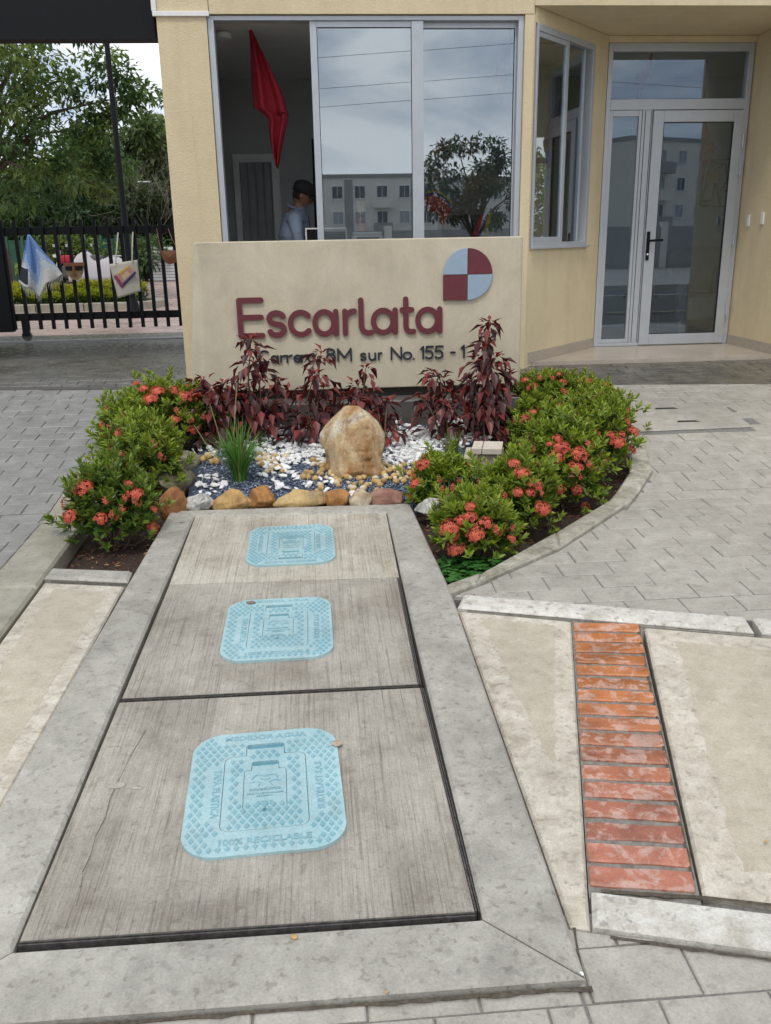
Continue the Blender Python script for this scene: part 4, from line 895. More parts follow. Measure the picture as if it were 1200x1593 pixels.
def shrub(bx, by, wpx, top, seed, label, young=.35, dense=1.0, lean=(0, 0)):
    b = G(bx, by, -.09); Y = b.y; ht = V(bx, top, Y).z-b.z; rx = wpx*1.14/2*(Y*.955+.3)/FPX; ry = rx*.92
    t_ = empty('ixora_shrub', b, label, 'shrub', 'flowering shrubs around the planting bed'); gg = np.random.default_rng(seed)
    cz = ht*.50; rz = ht*.52; n = int(520*dense*(rx/.28)**1.4)
    D = unit(n, gg); D[:, 2] = np.where(D[:, 2] < -.55, -D[:, 2], D[:, 2])
    lob = np.array([1+.34*mn.noise(Vector(d)*2.1+Vector((seed*3.1, 0, 0)))+.26*mn.noise(Vector(d)*4.6+Vector((0, seed, 0))) for d in D])
    rad = (gg.uniform(.30, 1, n)**.45)*lob; shoot = gg.random(n) < .18; rad = np.where(shoot, rad*gg.uniform(1.05, 1.42, n), rad)
    P = np.stack([D[:, 0]*rx*rad, D[:, 1]*ry*rad, cz+D[:, 2]*rz*rad], 1); P[:, 2] = np.maximum(P[:, 2], .03)
    ax = D*.7+np.array((0, 0, .75))+gg.normal(size=(n, 3))*.22; ax /= np.linalg.norm(ax, axis=1, keepdims=True)
    vs, fs, cs = [], [], []; o = 0; K = 9
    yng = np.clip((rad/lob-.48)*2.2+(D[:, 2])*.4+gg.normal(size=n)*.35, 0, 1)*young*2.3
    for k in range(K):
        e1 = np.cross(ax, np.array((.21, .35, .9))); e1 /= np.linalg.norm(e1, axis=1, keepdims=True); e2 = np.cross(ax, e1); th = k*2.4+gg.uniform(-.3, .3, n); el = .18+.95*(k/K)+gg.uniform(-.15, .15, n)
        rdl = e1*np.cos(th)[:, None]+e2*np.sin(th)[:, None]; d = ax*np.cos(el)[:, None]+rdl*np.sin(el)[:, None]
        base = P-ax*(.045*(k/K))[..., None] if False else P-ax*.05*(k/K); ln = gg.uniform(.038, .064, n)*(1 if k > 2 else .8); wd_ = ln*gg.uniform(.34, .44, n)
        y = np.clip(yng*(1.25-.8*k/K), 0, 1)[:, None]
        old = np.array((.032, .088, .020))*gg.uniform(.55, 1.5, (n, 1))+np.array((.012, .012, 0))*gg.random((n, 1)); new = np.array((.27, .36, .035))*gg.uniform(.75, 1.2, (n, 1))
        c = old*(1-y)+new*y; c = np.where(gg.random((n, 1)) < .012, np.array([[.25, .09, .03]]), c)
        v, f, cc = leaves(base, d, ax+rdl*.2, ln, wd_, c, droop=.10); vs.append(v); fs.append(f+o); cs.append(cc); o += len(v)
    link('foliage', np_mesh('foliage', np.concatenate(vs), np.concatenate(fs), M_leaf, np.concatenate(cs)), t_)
    for k in range(16):
        i = gg.integers(n); q = Vector(P[i]); s0 = Vector((gg.normal()*.03, gg.normal()*.03, 0)); link('stem', MB().tube([s0, s0.lerp(q, .5)+Vector((0, 0, -.03)), q], [.007, .005, .0025], 5).mesh('stem', M_stem), t_)
    sh = dict(o=t_, b=b, rx=rx, ry=ry, cz=cz, rz=rz, bx=bx, mid=(by+top)/2, w=wpx, h=by-top); SH.append(sh); return sh
SH = []
shrub(178, 852, 126, 724, 1, 'dense flowering shrub at the front left corner of the bed, by the cross kerb', .22, 1.1)
shrub(226, 775, 122, 650, 2, 'second flowering shrub from the front along the left kerb', .42)
shrub(262, 705, 116, 596, 3, 'flowering shrub at the foot of the pillar, left of the dark red plants', .45)
shrub(205, 715, 90, 622, 4, 'sparse light green shrub leaning over the left kerb, few flowers', .5, .8)
shrub(738, 872, 118, 766, 5, 'flowering shrub nearest the middle slab, beside the clover', .45, 1.1)
shrub(688, 795, 90, 706, 6, 'small shrub with pink flowers overhanging the gravel, beside the round grey stone', .5)
shrub(798, 830, 126, 716, 7, 'broad shrub with scattered blooms in front of the pale stone block', .42, 1.1)
shrub(872, 788, 124, 652, 8, 'wide flowering shrub in the middle of the right-hand row', .45, 1.1)
shrub(924, 742, 100, 628, 9, 'flowering shrub in the elbow of the curved kerb', .42)
shrub(938, 692, 80, 606, 10, 'shrub with the biggest cluster of coral blooms, at the right end of the row', .5)
shrub(852, 650, 116, 582, 11, 'shrub with red blooms close to the sign wall right end', .4)
shrub(905, 650, 96, 590, 12, 'light green shrub behind the curved kerb, next to the damp pavers', .55)
shrub(838, 700, 84, 618, 13, 'shrub between the stone block and the sign wall, one large bloom', .5)
for k, (fx, fy) in enumerate(FP):
    s_ = min(SH, key=lambda q: ((fx-q['bx'])/q['w'])**2+((fy-q['mid'])/q['h'])**2); v = ray(fx, fy); O = Vector((0, 0, CAM_H))-s_['b']-Vector((0, 0, s_['cz']))
    k_ = 1.02; sc = Vector((1/(s_['rx']*k_), 1/(s_['ry']*k_), 1/(s_['rz']*k_))); o_, d_ = Vector([O[i]*sc[i] for i in range(3)]), Vector([v[i]*sc[i] for i in range(3)])
    B = o_.dot(d_); A = d_.dot(d_); Cc = o_.dot(o_)-1; disc = B*B-A*Cc; t = (-B-math.sqrt(disc))/A if disc > 0 else -B/A
    p = O+v*t+Vector((0, 0, s_['cz'])); nrm = Vector((p.x/s_['rx'], p.y/s_['ry'], (p.z-s_['cz'])/s_['rz']+.35)).normalized()
    f_ = link('flower_head', FLM[k % 4], s_['o'], p); f_.rotation_euler = (nrm*.6+Vector((0, -.15, .5))).to_track_quat('Z', 'Y').to_euler(); f_.scale = [rng.choice((.62, .75, .9, 1.05, 1.15))*(.9 if p.y < 4.6 else 1.0)]*3
for s_ in SH:       # half-open little heads
    for k in range(8):
        d = Vector((rng.gauss(0, 1), rng.gauss(-.8, .6), rng.uniform(-.1, 1))).normalized(); f_ = link('flower_head', FLS[k % 2], s_['o'], (d.x*s_['rx'], d.y*s_['ry'], s_['cz']+d.z*s_['rz'])); f_.rotation_euler = d.to_track_quat('Z', 'Y').to_euler()
# --- dark red plants in front of the sign
def redplant(base, tops, seed, label, dens=1.0):
    b = G(*base, -.03); t_ = empty('copperleaf_plant', b, label, 'plant', 'dark red plants in front of the sign wall'); gg = np.random.default_rng(seed); vs, fs, cs = [], [], []; o = 0
    for (tx, ty) in tops:
        T = V(tx, ty, 6.18+gg.uniform(-.2, .16))-b; m = Vector((T.x*.35+gg.normal()*.03, T.y*.3, T.z*.6)); pts = [Vector((gg.normal()*.02, gg.normal()*.02, 0)), m*.5, m, m.lerp(T, .6)+Vector((0, 0, .03)), T]
        link('stem', MB().tube(pts, [.008, .007, .006, .004, .002], 5).mesh('stem', M_stem), t_)
        n = int(40*dens*max(.5, T.length/.6)); tt = gg.uniform(.16, 1, n)**.85; tt[:7] = gg.uniform(.93, 1, 7)
        P = np.array([[*(pts[min(3, int(q*4))].lerp(pts[min(3, int(q*4))+1], q*4-min(3, int(q*4))))] for q in tt])
        spread = (1-tt)*.30+.035; th = gg.uniform(0, 2*math.pi, n); out = np.stack([np.cos(th), np.sin(th), np.zeros(n)], 1); P = P+out*(spread*gg.random(n))[:, None]
        d = out*gg.uniform(.5, 1.0, (n, 1))+np.array((0, 0, 1))*gg.uniform(-1.25, .15, (n, 1)); d[:7, 2] = gg.uniform(.2, 1, 7)
        ln = gg.uniform(.06, .135, n); ln[:7] *= .6; c = np.array((.075, .020, .022))*gg.uniform(.5, 1.5, (n, 1)); red = gg.random((n, 1)); c = np.where(red > .55, np.array((.17, .028, .024))*gg.uniform(.7, 1.3, (n, 1)), c); c[:7] = np.array((.22, .03, .02))
        v, f, cc = leaves(P, d, np.tile(np.array((0, 0, 1.)), (n, 1))+out*.4, ln, ln*gg.uniform(.38, .52, n), c, droop=.25, fold=.16, wpos=.4); vs.append(v); fs.append(f+o); cs.append(cc); o += len(v)
    link('foliage', np_mesh('foliage', np.concatenate(vs), np.concatenate(fs), M_dleaf, np.concatenate(cs)), t_)
redplant((345, 690), [(300, 592), (316, 588), (332, 604), (350, 596), (322, 640), (305, 655), (350, 640), (365, 618), (335, 625), (345, 660), (312, 615)], 21, 'low bushy dark red plant at the left end of the sign wall', 1.1)
redplant((400, 690), [(392, 524), (398, 560), (410, 576), (436, 592), (450, 606), (376, 622), (384, 640), (425, 630), (402, 640), (392, 600)], 22, 'tall dark red plant covering the start of the address line', 1.1)
redplant((492, 692), [(500, 545), (494, 580), (474, 612), (462, 640), (505, 602), (480, 655), (520, 625), (498, 640), (470, 672)], 23, 'upright dark red plant left of the boulder', 1.0)
redplant((560, 685), [(570, 570), (556, 595), (545, 612), (575, 610), (590, 630), (560, 620)], 24, 'slim dark red plant right behind the boulder top', .9)
redplant((598, 702), [(604, 622), (585, 628), (598, 650), (606, 672)], 25, 'short dark red plant at the right side of the boulder', .75)
redplant((690, 690), [(676, 576), (684, 585), (650, 618), (665, 625), (690, 630), (672, 650), (700, 610)], 26, 'dark red plant under the dash of the address line', 1.0)
redplant((748, 688), [(762, 498), (756, 530), (772, 552), (745, 556), (788, 582), (730, 596), (768, 610), (745, 625), (780, 635), (722, 640), (755, 650), (790, 650), (738, 660)], 27, 'tallest dark red plant, covering the end of the address line', 1.15)
# --- grass tufts
def tuft(px, py, tops, n, seed, label, col, hmax):
    b = G(px, py, -.03); t_ = empty('grass_tuft', b, label, 'grass tuft'); gg = np.random.default_rng(seed); vs, fs, cs = [], [], []
    for k in range(n):
        a = gg.uniform(0, 2*math.pi); sp = gg.uniform(.05, 1)**.8*tops; h = hmax*gg.uniform(.6, 1.05)*(1-.25*sp/tops); r0 = gg.uniform(0, .045); dx, dy = math.cos(a), math.sin(a); w_ = gg.uniform(.0035, .006); sx, sy = -dy*w_, dx*w_
        tint = np.array(col)*gg.uniform(.6, 1.35); tint = tint if gg.random() > .1 else np.array((.28, .25, .10)); j = len(vs); N_ = 5
        for i in range(N_+1):
            u = i/N_; r = r0+sp*u**1.9; z = h*(u-.12*u*u*sp/tops*2.2); ww = (1-u**2.5)
            vs += [(dx*r+sx*ww, dy*r+sy*ww, z), (dx*r-sx*ww, dy*r-sy*ww, z)]
        for i in range(N_): fs.append((j+2*i, j+2*i+1, j+2*i+3, j+2*i+2)); cs.append(tint*(.75+.08*i) if False else tint)
    link('blades', np_mesh('blades', vs, np.array(fs), M_blade, np.array(cs)), t_); return t_
tg = tuft(374, 748, .27, 230, 31, 'dense bright green grass tuft in the blue gravel left of the boulder', (.11, .28, .04), .46)
for q in ([(0, 0, 0), (-.02, .0, .3), (.02, .01, .62)], [(0, 0, 0), (-.1, 0, .25), (-.15, -.02, .5)], [(.02, 0, 0), (-.16, -.05, .2), (-.25, -.06, .38)]): link('seed_stalk', MB().tube(q, [.003, .0025, .002], 5).mesh('seed_stalk', plain('straw', (.30, .33, .14), .8)), tg)
tuft(704, 722, .14, 90, 32, 'small yellowish grass tuft in front of the white pebbles, by the stone block', (.13, .19, .04), .30)
tuft(577, 782, .06, 12, 33, 'tiny weed of thin blades sprouting between border stones and slab surround', (.10, .20, .04), .09)
# --- clover at the front corner and mulch
gg = np.random.default_rng(41); vs, fs, cs = [], [], []
for k in range(330):
    u, v_ = gg.random(), gg.random(); x = .57+u*.30; y = 3.72+v_*.34
    if x > .56+(y-3.55)*1.25+.1 and x-.55 > (y-3.6)*1.1: continue
    z = zg(y)-.09+gg.uniform(.02, .07); r = gg.uniform(.010, .019); c = np.array((.045, .15, .03))*gg.uniform(.6, 1.4)
    for a in range(3):
        t = a*2.094+gg.uniform(0, 6); cx, cy = x+math.cos(t)*r, y+math.sin(t)*r; j = len(vs); vs += [(cx+r*.95*math.cos(q), cy+r*.95*math.sin(q), z+gg.normal()*.002) for q in np.arange(6)*math.pi/3]; fs += [(j, j+1, j+2, j+3), (j, j+3, j+4, j+5)]; cs += [c, c]
tag(link('clover', np_mesh('clover', vs, np.array(fs), M_leaf, np.array(cs))), 'low clover filling the front corner of the right-hand bed', kind='stuff')
n = 12000; X = g_.uniform(-1.32, 2.1, n); Yy = g_.uniform(3.6, 7.2, n); soilp = [(-1.32, 4.06), (-.92, 3.98), (-.89, 4.9), (-.84, 6.4), (-1.3, 7.1)]; soil2 = [(.56, 3.68)]+rk_in+[(1.5, 7.2), (1.25, 6.4), (.98, 5.3), (.56, 4.92)]
ok = np.array([inside((x, y), soilp) or inside((x, y), soil2) for x, y in zip(X, Yy)]); X, Yy = X[ok], Yy[ok]; n = len(X); Z = np.array([zg(y) for y in Yy])-.09+g_.uniform(0, .012, n)
A = unit(n, g_)*np.array((1, 1, .35)); A *= g_.uniform(.007, .024, (n, 1)); Bv = np.cross(A, unit(n, g_)); Bv /= np.linalg.norm(Bv, axis=1, keepdims=True); Bv *= g_.uniform(.003, .006, (n, 1))
cc = np.where(g_.random((n, 1)) < .55, np.array([[.15, .045, .026]]), np.array([[.30, .17, .085]]))*g_.uniform(.4, 1.3, (n, 1)); v_, f_, c_ = quads(np.stack([X, Yy, Z], 1), A, Bv, cc)
tag(link('mulch', np_mesh('mulch', v_, f_, M_cloth, c_)), 'reddish brown bark mulch under the shrubs', kind='stuff')
# --- grit, pebbles
n = 15000; X = g_.uniform(-.80, .98, n); Yy = g_.uniform(4.93, 6.0, n); gbp = [(-.80, 4.95), (.55, 4.92), (.95, 5.3), (1.0, 6.0), (-.84, 6.0)]
ok = np.array([inside((x, y), gbp) for x, y in zip(X, Yy)]); X, Yy = X[ok], Yy[ok]; n = len(X); ce = np.stack([X, Yy, np.array([zg(y) for y in Yy])-.024+g_.uniform(0, .006, n)], 1)
octv = np.array([(1, 0, 0), (0, 1, 0), (-1, 0, 0), (0, -1, 0), (0, 0, .8), (0, 0, -.8)]); octf = np.array([(0, 1, 4), (1, 2, 4), (2, 3, 4), (3, 0, 4)]); a = g_.uniform(0, 6.28, n); s_ = g_.uniform(.0045, .0105, n)
vv = octv[None]*s_[:, None, None]*g_.uniform(.6, 1.2, (n, 6, 1)); ca, sa = np.cos(a)[:, None], np.sin(a)[:, None]; vv = np.stack([vv[..., 0]*ca-vv[..., 1]*sa, vv[..., 0]*sa+vv[..., 1]*ca, vv[..., 2]], 2)+ce[:, None]
gc = np.array((.085, .11, .165))*g_.uniform(.25, 1.7, (n, 1)); gc = np.where(g_.random((n, 1)) < .16, np.array([[.32, .36, .43]])*g_.uniform(.6, 1.2, (n, 1)), gc)
tag(link('blue_gravel', np_mesh('blue_gravel', vv.reshape(-1, 3), (np.arange(n)[:, None, None]*6+octf[None]).reshape(-1, 3), M_cloth, np.repeat(gc, 4, 0))), 'fine blue-black gravel of the planting bed', kind='stuff')
def hullstone(seed, k, sq):
    gg = random.Random(seed); bm = bmesh.new()
    for i in range(k):
        d = Vector((gg.gauss(0, 1), gg.gauss(0, 1), gg.gauss(0, 1))).normalized(); bm.verts.new((d.x*1.25, d.y*.95, d.z*sq))
    r = bmesh.ops.convex_hull(bm, input=bm.verts[:]); bmesh.ops.delete(bm, geom=[e for e in r['geom_interior'] if isinstance(e, bmesh.types.BMVert)], context='VERTS')
    return bm
M_wpeb = plain('white_marble', (.80, .80, .79), .55, var=.10, scale=14, bmp=.1); M_opeb = plain('ochre_stone', (.46, .30, .12), .75, var=.4, scale=24, bmp=.5); M_obeige = plain('beige_stone', (.60, .50, .33), .75, var=.25, scale=24, bmp=.4)
WP = []
for i in range(7):
    bm = hullstone(100+i, 13, .6); bmesh.ops.bevel(bm, geom=bm.edges[:], offset=.10, segments=1, affect='EDGES'); me = bpy.data.meshes.new('white_pebble'); bm.to_mesh(me); bm.free(); me.materials.append(M_wpeb); WP.append(me)
OP = []
for i in range(6):
    bm = bmesh.new(); bmesh.ops.create_icosphere(bm, subdivisions=2, radius=1)
    for v in bm.verts: v.co *= 1+.22*mn.noise(v.co*1.6+Vector((i*7, 0, 0))); v.co.z *= .85
    me = bpy.data.meshes.new('ochre_pebble'); bm.to_mesh(me); bm.free(); me.materials.append(M_opeb if i < 4 else M_obeige); me.polygons.foreach_set('use_smooth', [True]*len(me.polygons)); OP.append(me)
def pxin(px0, px1, py0, py1): return G(rng.uniform(px0, px1), rng.uniform(py0, py1), -.02)
def strew(name, meshes, zones, labels, cat, group, s0, s1):
    k = 0
    for (a, b, c, d, n, h), label in zip(zones, labels):
        for i in range(n):
            p = pxin(a, b, c, d); s = rng.uniform(s0, s1); o = link(name, meshes[k % len(meshes)], None, (p.x, p.y, p.z+s*.45+rng.uniform(0, h))); o.scale = (s, s, s); o.rotation_euler = (rng.uniform(-.5, .5), rng.uniform(-.5, .5), rng.uniform(0, 6.3)); tag(o, label, cat, group); k += 1
strew('white_pebble', WP, [(600, 682, 672, 720, 110, .03), (405, 470, 705, 735, 44, .015), (455, 505, 695, 722, 34, .02), (305, 350, 738, 772, 22, .003), (405, 470, 735, 765, 20, .004), (470, 520, 745, 775, 12, .004), (300, 330, 690, 720, 12, .008), (540, 600, 768, 782, 6, .0), (480, 520, 680, 700, 26, .02)], ['white pebble in the heap right of the boulder', 'white pebble in the patch between grass tuft and boulder', 'white pebble heaped just left of the boulder', 'white pebble on blue gravel left of the grass tuft', 'white pebble on blue gravel behind the dark orange-brown border stone', 'white pebble behind the long layered border stone', 'white pebble by the long olive-grey stone', 'white pebble behind the cream border stone', 'white pebble under the dark red plant left of the boulder'], 'pebble', 'white pebbles of the planting bed', .013, .030)
strew('ochre_pebble', OP, [(402, 446, 706, 736, 32, .012), (468, 545, 716, 748, 62, .006), (520, 600, 742, 768, 30, .003), (588, 645, 724, 752, 52, .008), (300, 338, 706, 724, 18, .008), (470, 500, 752, 772, 4, 0)], ['ochre pebble right beside the grass tuft', 'ochre pebble at the left foot of the boulder', 'ochre pebble in front of the boulder', 'ochre pebble at the right foot of the boulder', 'ochre pebble near the olive-grey stones', 'ochre pebble behind the long layered border stone'], 'pebble', 'ochre pebbles around the boulder', .013, .024)
rest = MB()
for k in range(700):
    x = rng.uniform(-.75, 1.2); y = rng.uniform(5.95, 6.40)
    if rng.random() < .25: y = rng.uniform(5.75, 5.95)
    s = rng.uniform(.013, .026); me = WP[k % 7]; a = rng.uniform(0, 6.3); ca, sa = math.cos(a), math.sin(a); z = zg(y)-.02+rng.uniform(0, .03)
    rest.add([(x+(v.co.x*ca-v.co.y*sa)*s, y+(v.co.x*sa+v.co.y*ca)*s, z+v.co.z*s) for v in me.vertices], [tuple(f.vertices) for f in me.polygons])
for (a_, b_, c_, d_, n_) in ((594, 690, 668, 724, 420), (440, 506, 688, 722, 90), (400, 450, 700, 725, 50), (680, 730, 655, 690, 120)):
    for k in range(n_):
        p = pxin(a_, b_, c_, d_); s = rng.uniform(.012, .026); me = WP[k % 7]; a = rng.uniform(0, 6.3); ca, sa = math.cos(a), math.sin(a); z = zg(p.y)-.022+rng.uniform(0, .016)
        rest.add([(p.x+(v.co.x*ca-v.co.y*sa)*s, p.y+(v.co.x*sa+v.co.y*ca)*s, z+v.co.z*s) for v in me.vertices], [tuple(f.vertices) for f in me.polygons])
tag(rest.build('white_gravel', M_wpeb), 'bed of white stones along the foot of the plinth', kind='stuff')
# --- border stones and the boulder
def rockmat(name, a, b, c, scale=7, rough=.75):
    m, t, bb, o = new_mat(name); p = wpos(t, (1, 1, .6)); n = noise(t, p, scale, 7, .62, .8); f = noise(t, p, 90, 4); v = noise(t, p, scale*2.7, 5)
    cc = ramp(t, n, [(.34, a), (.5, b), (.64, c)]).outputs[0]; cc = mixc(t, .5, cc, ramp(t, v, [(.35, (.6, .57, .52)), (.6, (1.12, 1.1, 1.06))]).outputs[0], 'MULTIPLY'); cc = mixc(t, .35, cc, ramp(t, f, [(.3, (.65,)*3), (.7, (1.2,)*3)]).outputs[0], 'MULTIPLY')
    t.links.new(cc, bb.inputs['Base Color']); bb.inputs['Roughness'].default_value = rough; h = nd(t, 'ShaderNodeMath', {0: f, 1: v}, operation='ADD'); bump(t, bb, h.outputs[0], .55, .012); return m
RM = [rockmat('rust_rock', (.20, .075, .025), (.36, .16, .055), (.28, .13, .06)), rockmat('speckled_rock', (.20, .20, .19), (.50, .50, .47), (.62, .62, .59), 26), rockmat('tan_rock', (.36, .20, .07), (.52, .33, .13), (.58, .42, .22)), rockmat('brown_rock', (.24, .10, .035), (.42, .20, .06), (.30, .13, .05)),
      rockmat('layered_rock', (.13, .11, .10), (.48, .33, .14), (.55, .42, .22), 5), rockmat('cream_rock', (.36, .25, .15), (.55, .45, .32), (.60, .55, .45), 12), rockmat('red_rock', (.20, .09, .07), (.30, .15, .11), (.36, .21, .15)), rockmat('olive_rock', (.16, .14, .08), (.27, .24, .16), (.34, .31, .22), 6)]
def rock(loc, size, seed, mat, label, rz=0, ang=7, name='border_stone', grp='stones edging the gravel bed', sink=.25):
    bm = bmesh.new(); bmesh.ops.create_icosphere(bm, subdivisions=4, radius=1); gg = random.Random(seed)
    pl = [(Vector((gg.gauss(0, 1), gg.gauss(0, 1), gg.gauss(.3, .8))).normalized(), gg.uniform(.58, .85)) for _ in range(ang)]
    for v in bm.verts:
        p = v.co.copy()
        for n_, d_ in pl:
            e_ = p.dot(n_)-d_
            if e_ > 0: p -= n_*e_*.97
        p *= 1+.12*mn.noise(p*1.8+Vector((seed, 0, 0)))+.07*mn.noise(p*4.5+Vector((0, seed, 0)))+.035*mn.noise(p*10)+.015*mn.noise(p*24)
        v.co = (p.x*size[0]*1.15, p.y*size[1]*1.15, p.z*size[2]*1.15)
    me = bpy.data.meshes.new(name); bm.to_mesh(me); bm.free(); me.materials.append(mat); me.polygons.foreach_set('use_smooth', [True]*len(me.polygons))
    o = link(name, me, None, (loc[0], loc[1], loc[2]+size[2]*(1-sink*2))); o.rotation_euler = (0, 0, rz); return tag(o, label, 'stone', grp)
for k, (x0, x1, yb, yt, m, lab, ang) in enumerate([(246, 286, 798, 752, 0, 'rust-brown pointed border stone at the left end of the row', 9), (285, 332, 790, 764, 1, 'grey and white speckled border stone', 5), (331, 390, 789, 757, 2, 'broad tan border stone', 8), (388, 429, 787, 752, 3, 'dark orange-brown humped border stone', 8),
        (426, 504, 786, 756, 4, 'long border stone of tan and dark grey layers', 9), (504, 544, 786, 755, 3, 'blocky orange-brown border stone right of the layered one', 11), (543, 579, 785, 752, 5, 'knobbly cream border stone', 6), (577, 632, 784, 757, 6, 'dull red border stone at the right end of the row', 8), (650, 690, 798, 772, 1, 'round pale grey stone beside the right-hand shrub', 3)]):
    p = G((x0+x1)/2, yb); k_ = (p.y*.955+.45)/FPX; wd_ = (x1-x0)*k_/2; h = (yb-yt)*k_*.98; rock((p.x, p.y+.05, p.z-.02), (wd_*1.06, .065, h*.56), 50+k, RM[m], lab, rz=rng.uniform(-.08, .08), ang=ang+4, sink=.2)
for k, (px, py, sx, sy, h, lab) in enumerate([(272, 752, .075, .20, .085, 'long olive-grey stone along the left side of the gravel'), (290, 718, .07, .17, .08, 'weathered olive stone further back along the left side')]):
    p = G(px, py); rock((p.x, p.y, p.z-.04), (sx, sy, h), 70+k, RM[7], lab, rz=-.35, ang=6)
# boulder from stacked outlines
lev = [(0, 506, 598, .115), (.12, 504, 599, .125), (.35, 502, 597, .12), (.6, 501, 594, .10), (.76, 502, 590, .085), (.86, 508, 582, .07), (.94, 524, 572, .05), (.985, 535, 563, .03), (1.0, 543, 556, .012)]
bY = G(552, 738).y+.10; zb_ = zg(bY)-.06; zt_ = V(548, 634, bY).z; N_ = 56; mb = MB()
BPL = [(Vector(v).normalized(), d) for v, d in (((-.12, -1, .30), .100), ((.62, -.75, .22), .138), ((-.75, -.6, .1), .150), ((.80, -.2, .60), .175), ((-.75, -.15, .70), .185), ((.35, -.8, .6), .150))]
fine = []
for i in range(61):
    t = i/60
    for (a, b) in zip(lev[:-1], lev[1:]):
        if a[0] <= t <= b[0]+1e-9: f = (t-a[0])/(b[0]-a[0]); f = f*f*(3-2*f) if False else f; fine.append([t]+[a[q]+(b[q]-a[q])*f for q in (1, 2, 3)]); break
for t, xa_, xb_, dp in fine:
    z = zb_+(zt_-zb_)*t; A_, B_ = V(xa_, 690, bY).x, V(xb_, 690, bY).x
    for k in range(N_):
        th = 2*math.pi*k/N_; c_, s_ = math.cos(th), math.sin(th); e = .60; p = Vector(((A_+B_)/2+(B_-A_)/2*math.copysign(abs(c_)**e, c_), bY+dp*math.copysign(abs(s_)**e, s_)+.06*t, z))
        q = p*1.0; nz = .030*mn.noise(q*6)+.016*abs(mn.noise(q*13))-.008+.008*mn.noise(q*27)+.005*mn.noise(q*60)
        crease = -.018*max(0, 1-abs((p.x-(A_+B_)/2-.02+.04*t)/.03)) if t > .3 else 0
        d = Vector((c_, s_, 0)); pp = p+d*(nz*1.5+(crease if s_ < 0 else 0)); ctr = Vector(((A_+B_)/2, bY+.04, z))
        for n_, d_ in BPL:
            e_ = (pp-Vector((V(552, 690, bY).x, bY+.04, (zb_+zt_)/2))).dot(n_)-d_
            if e_ > 0: pp -= n_*e_*.9
        mb.v.append(tuple(pp))
nl = len(fine)
for i in range(nl-1):
    for k in range(N_): l = (k+1) % N_; mb.f.append((i*N_+k, i*N_+l, (i+1)*N_+l, (i+1)*N_+k)); mb.m.append(0)
mb.f.append(tuple((nl-1)*N_+k for k in range(N_))); mb.m.append(0)
def bouldermat():
    m = rockmat('boulder_stone', (.32, .15, .045), (.55, .41, .24), (.70, .64, .53), 5.5); t = m.node_tree; b = [n for n in t.nodes if n.type == 'BSDF_PRINCIPLED'][0]; src = b.inputs['Base Color'].links[0].from_socket
    v1 = noise(t, wpos(t, (1, 1, .38)), 15, 8, .72, 1.2); v2 = noise(t, wpos(t, (1, 1, .6)), 32, 6, .7, .6)
    c = mixc(t, ramp(t, v1, [(.53, (0, 0, 0)), (.62, (.6,)*3)]).outputs[0], src, (.30, .135, .04)); c = mixc(t, ramp(t, v2, [(.58, (0, 0, 0)), (.70, (.55,)*3)]).outputs[0], c, (.17, .085, .035)); t.links.new(c, b.inputs['Base Color']); return m
bo = mb.build('boulder', bouldermat(), smooth=True); md = bo.modifiers.new('smooth', 'SUBSURF'); md.levels = md.render_levels = 1
tag(bo, 'big upright cream and rust-stained boulder in the gravel bed', 'boulder')
# pale cut-stone block
bp = G(750, 742, -.03); sb = empty('stone_block', bp, 'pale cut-stone block with two flat cap stones half hidden by shrubs', 'stone block'); M_cut = plain('cut_stone', (.52, .44, .35), .8, var=.10, scale=18, bmp=.3)
mb = MB(); mb.add([(-.13, -.02, 0), (.10, -.08, 0), (.16, .10, 0), (-.08, .14, 0), (-.13, -.02, .10), (-.05, -.04, .165), (.10, -.08, .165), (.16, .10, .165), (-.08, .14, .165), ], [(0, 1, 6, 5, 4), (1, 2, 7, 6), (2, 3, 8, 7), (3, 0, 4, 8), (4, 5, 8), (5, 6, 7, 8)]); mb.build('block_body', M_cut, sb, bev=.004)
for x0, x1 in ((-.062, .0), (.004, .125)):
    mb = MB(); o = mb.box((x0, -.085, .167), (x1, .13, .205)).build('cap_stone', plain('cap_stone_pale', (.58, .51, .43), .8, scale=20, bmp=.2), sb, bev=.004); o.rotation_euler = (0, 0, R(-14))

# ================================================================== INSIDE THE GUARDHOUSE
dk = empty('desk', (.35, 8.75, FL), 'long reception desk standing inside the sliding window', 'desk')
M_desk = plain('desk_wood', (.20, .15, .10), .5, scale=6)
def bx(name, a, b, m, par, bev=.003): return child(MB().box(a, b).build(name, m, bev=bev), par)
bx('desk_top', (-.35, 8.28, 1.40), (1.55, 8.72, 1.44), M_desk, dk); bx('side_panel', (-.33, 8.3, FL), (-.29, 8.7, 1.398), M_desk, dk); bx('side_panel', (1.49, 8.3, FL), (1.53, 8.7, 1.398), M_desk, dk); bx('front_panel', (-.288, 8.3, .6), (1.488, 8.33, 1.398), M_desk, dk)
m0, m1, mt = V(476, 360, 8.45).x, V(539, 360, 8.45).x, V(505, 355, 8.45).z
mo = empty('monitor', ((m0+m1)/2, 8.45, 1.44), 'black computer monitor standing on the desk in front of the guard', 'monitor')
bx('screen', (m0, 8.43, 1.48), (m1, 8.46, mt), M_blk, mo); bx('stand', ((m0+m1)/2-.08, 8.40, 1.441), ((m0+m1)/2+.08, 8.52, 1.452), M_blk, mo); bx('neck', ((m0+m1)/2-.02, 8.462, 1.452), ((m0+m1)/2+.02, 8.475, 1.6), M_blk, mo)
mb = MB(); frame_rect(mb, m0-.004, m1+.004, 1.476, mt+.004, 8.424, 8.43, .012, .012, .012, .012); child(mb.build('bezel', M_whitep), mo)
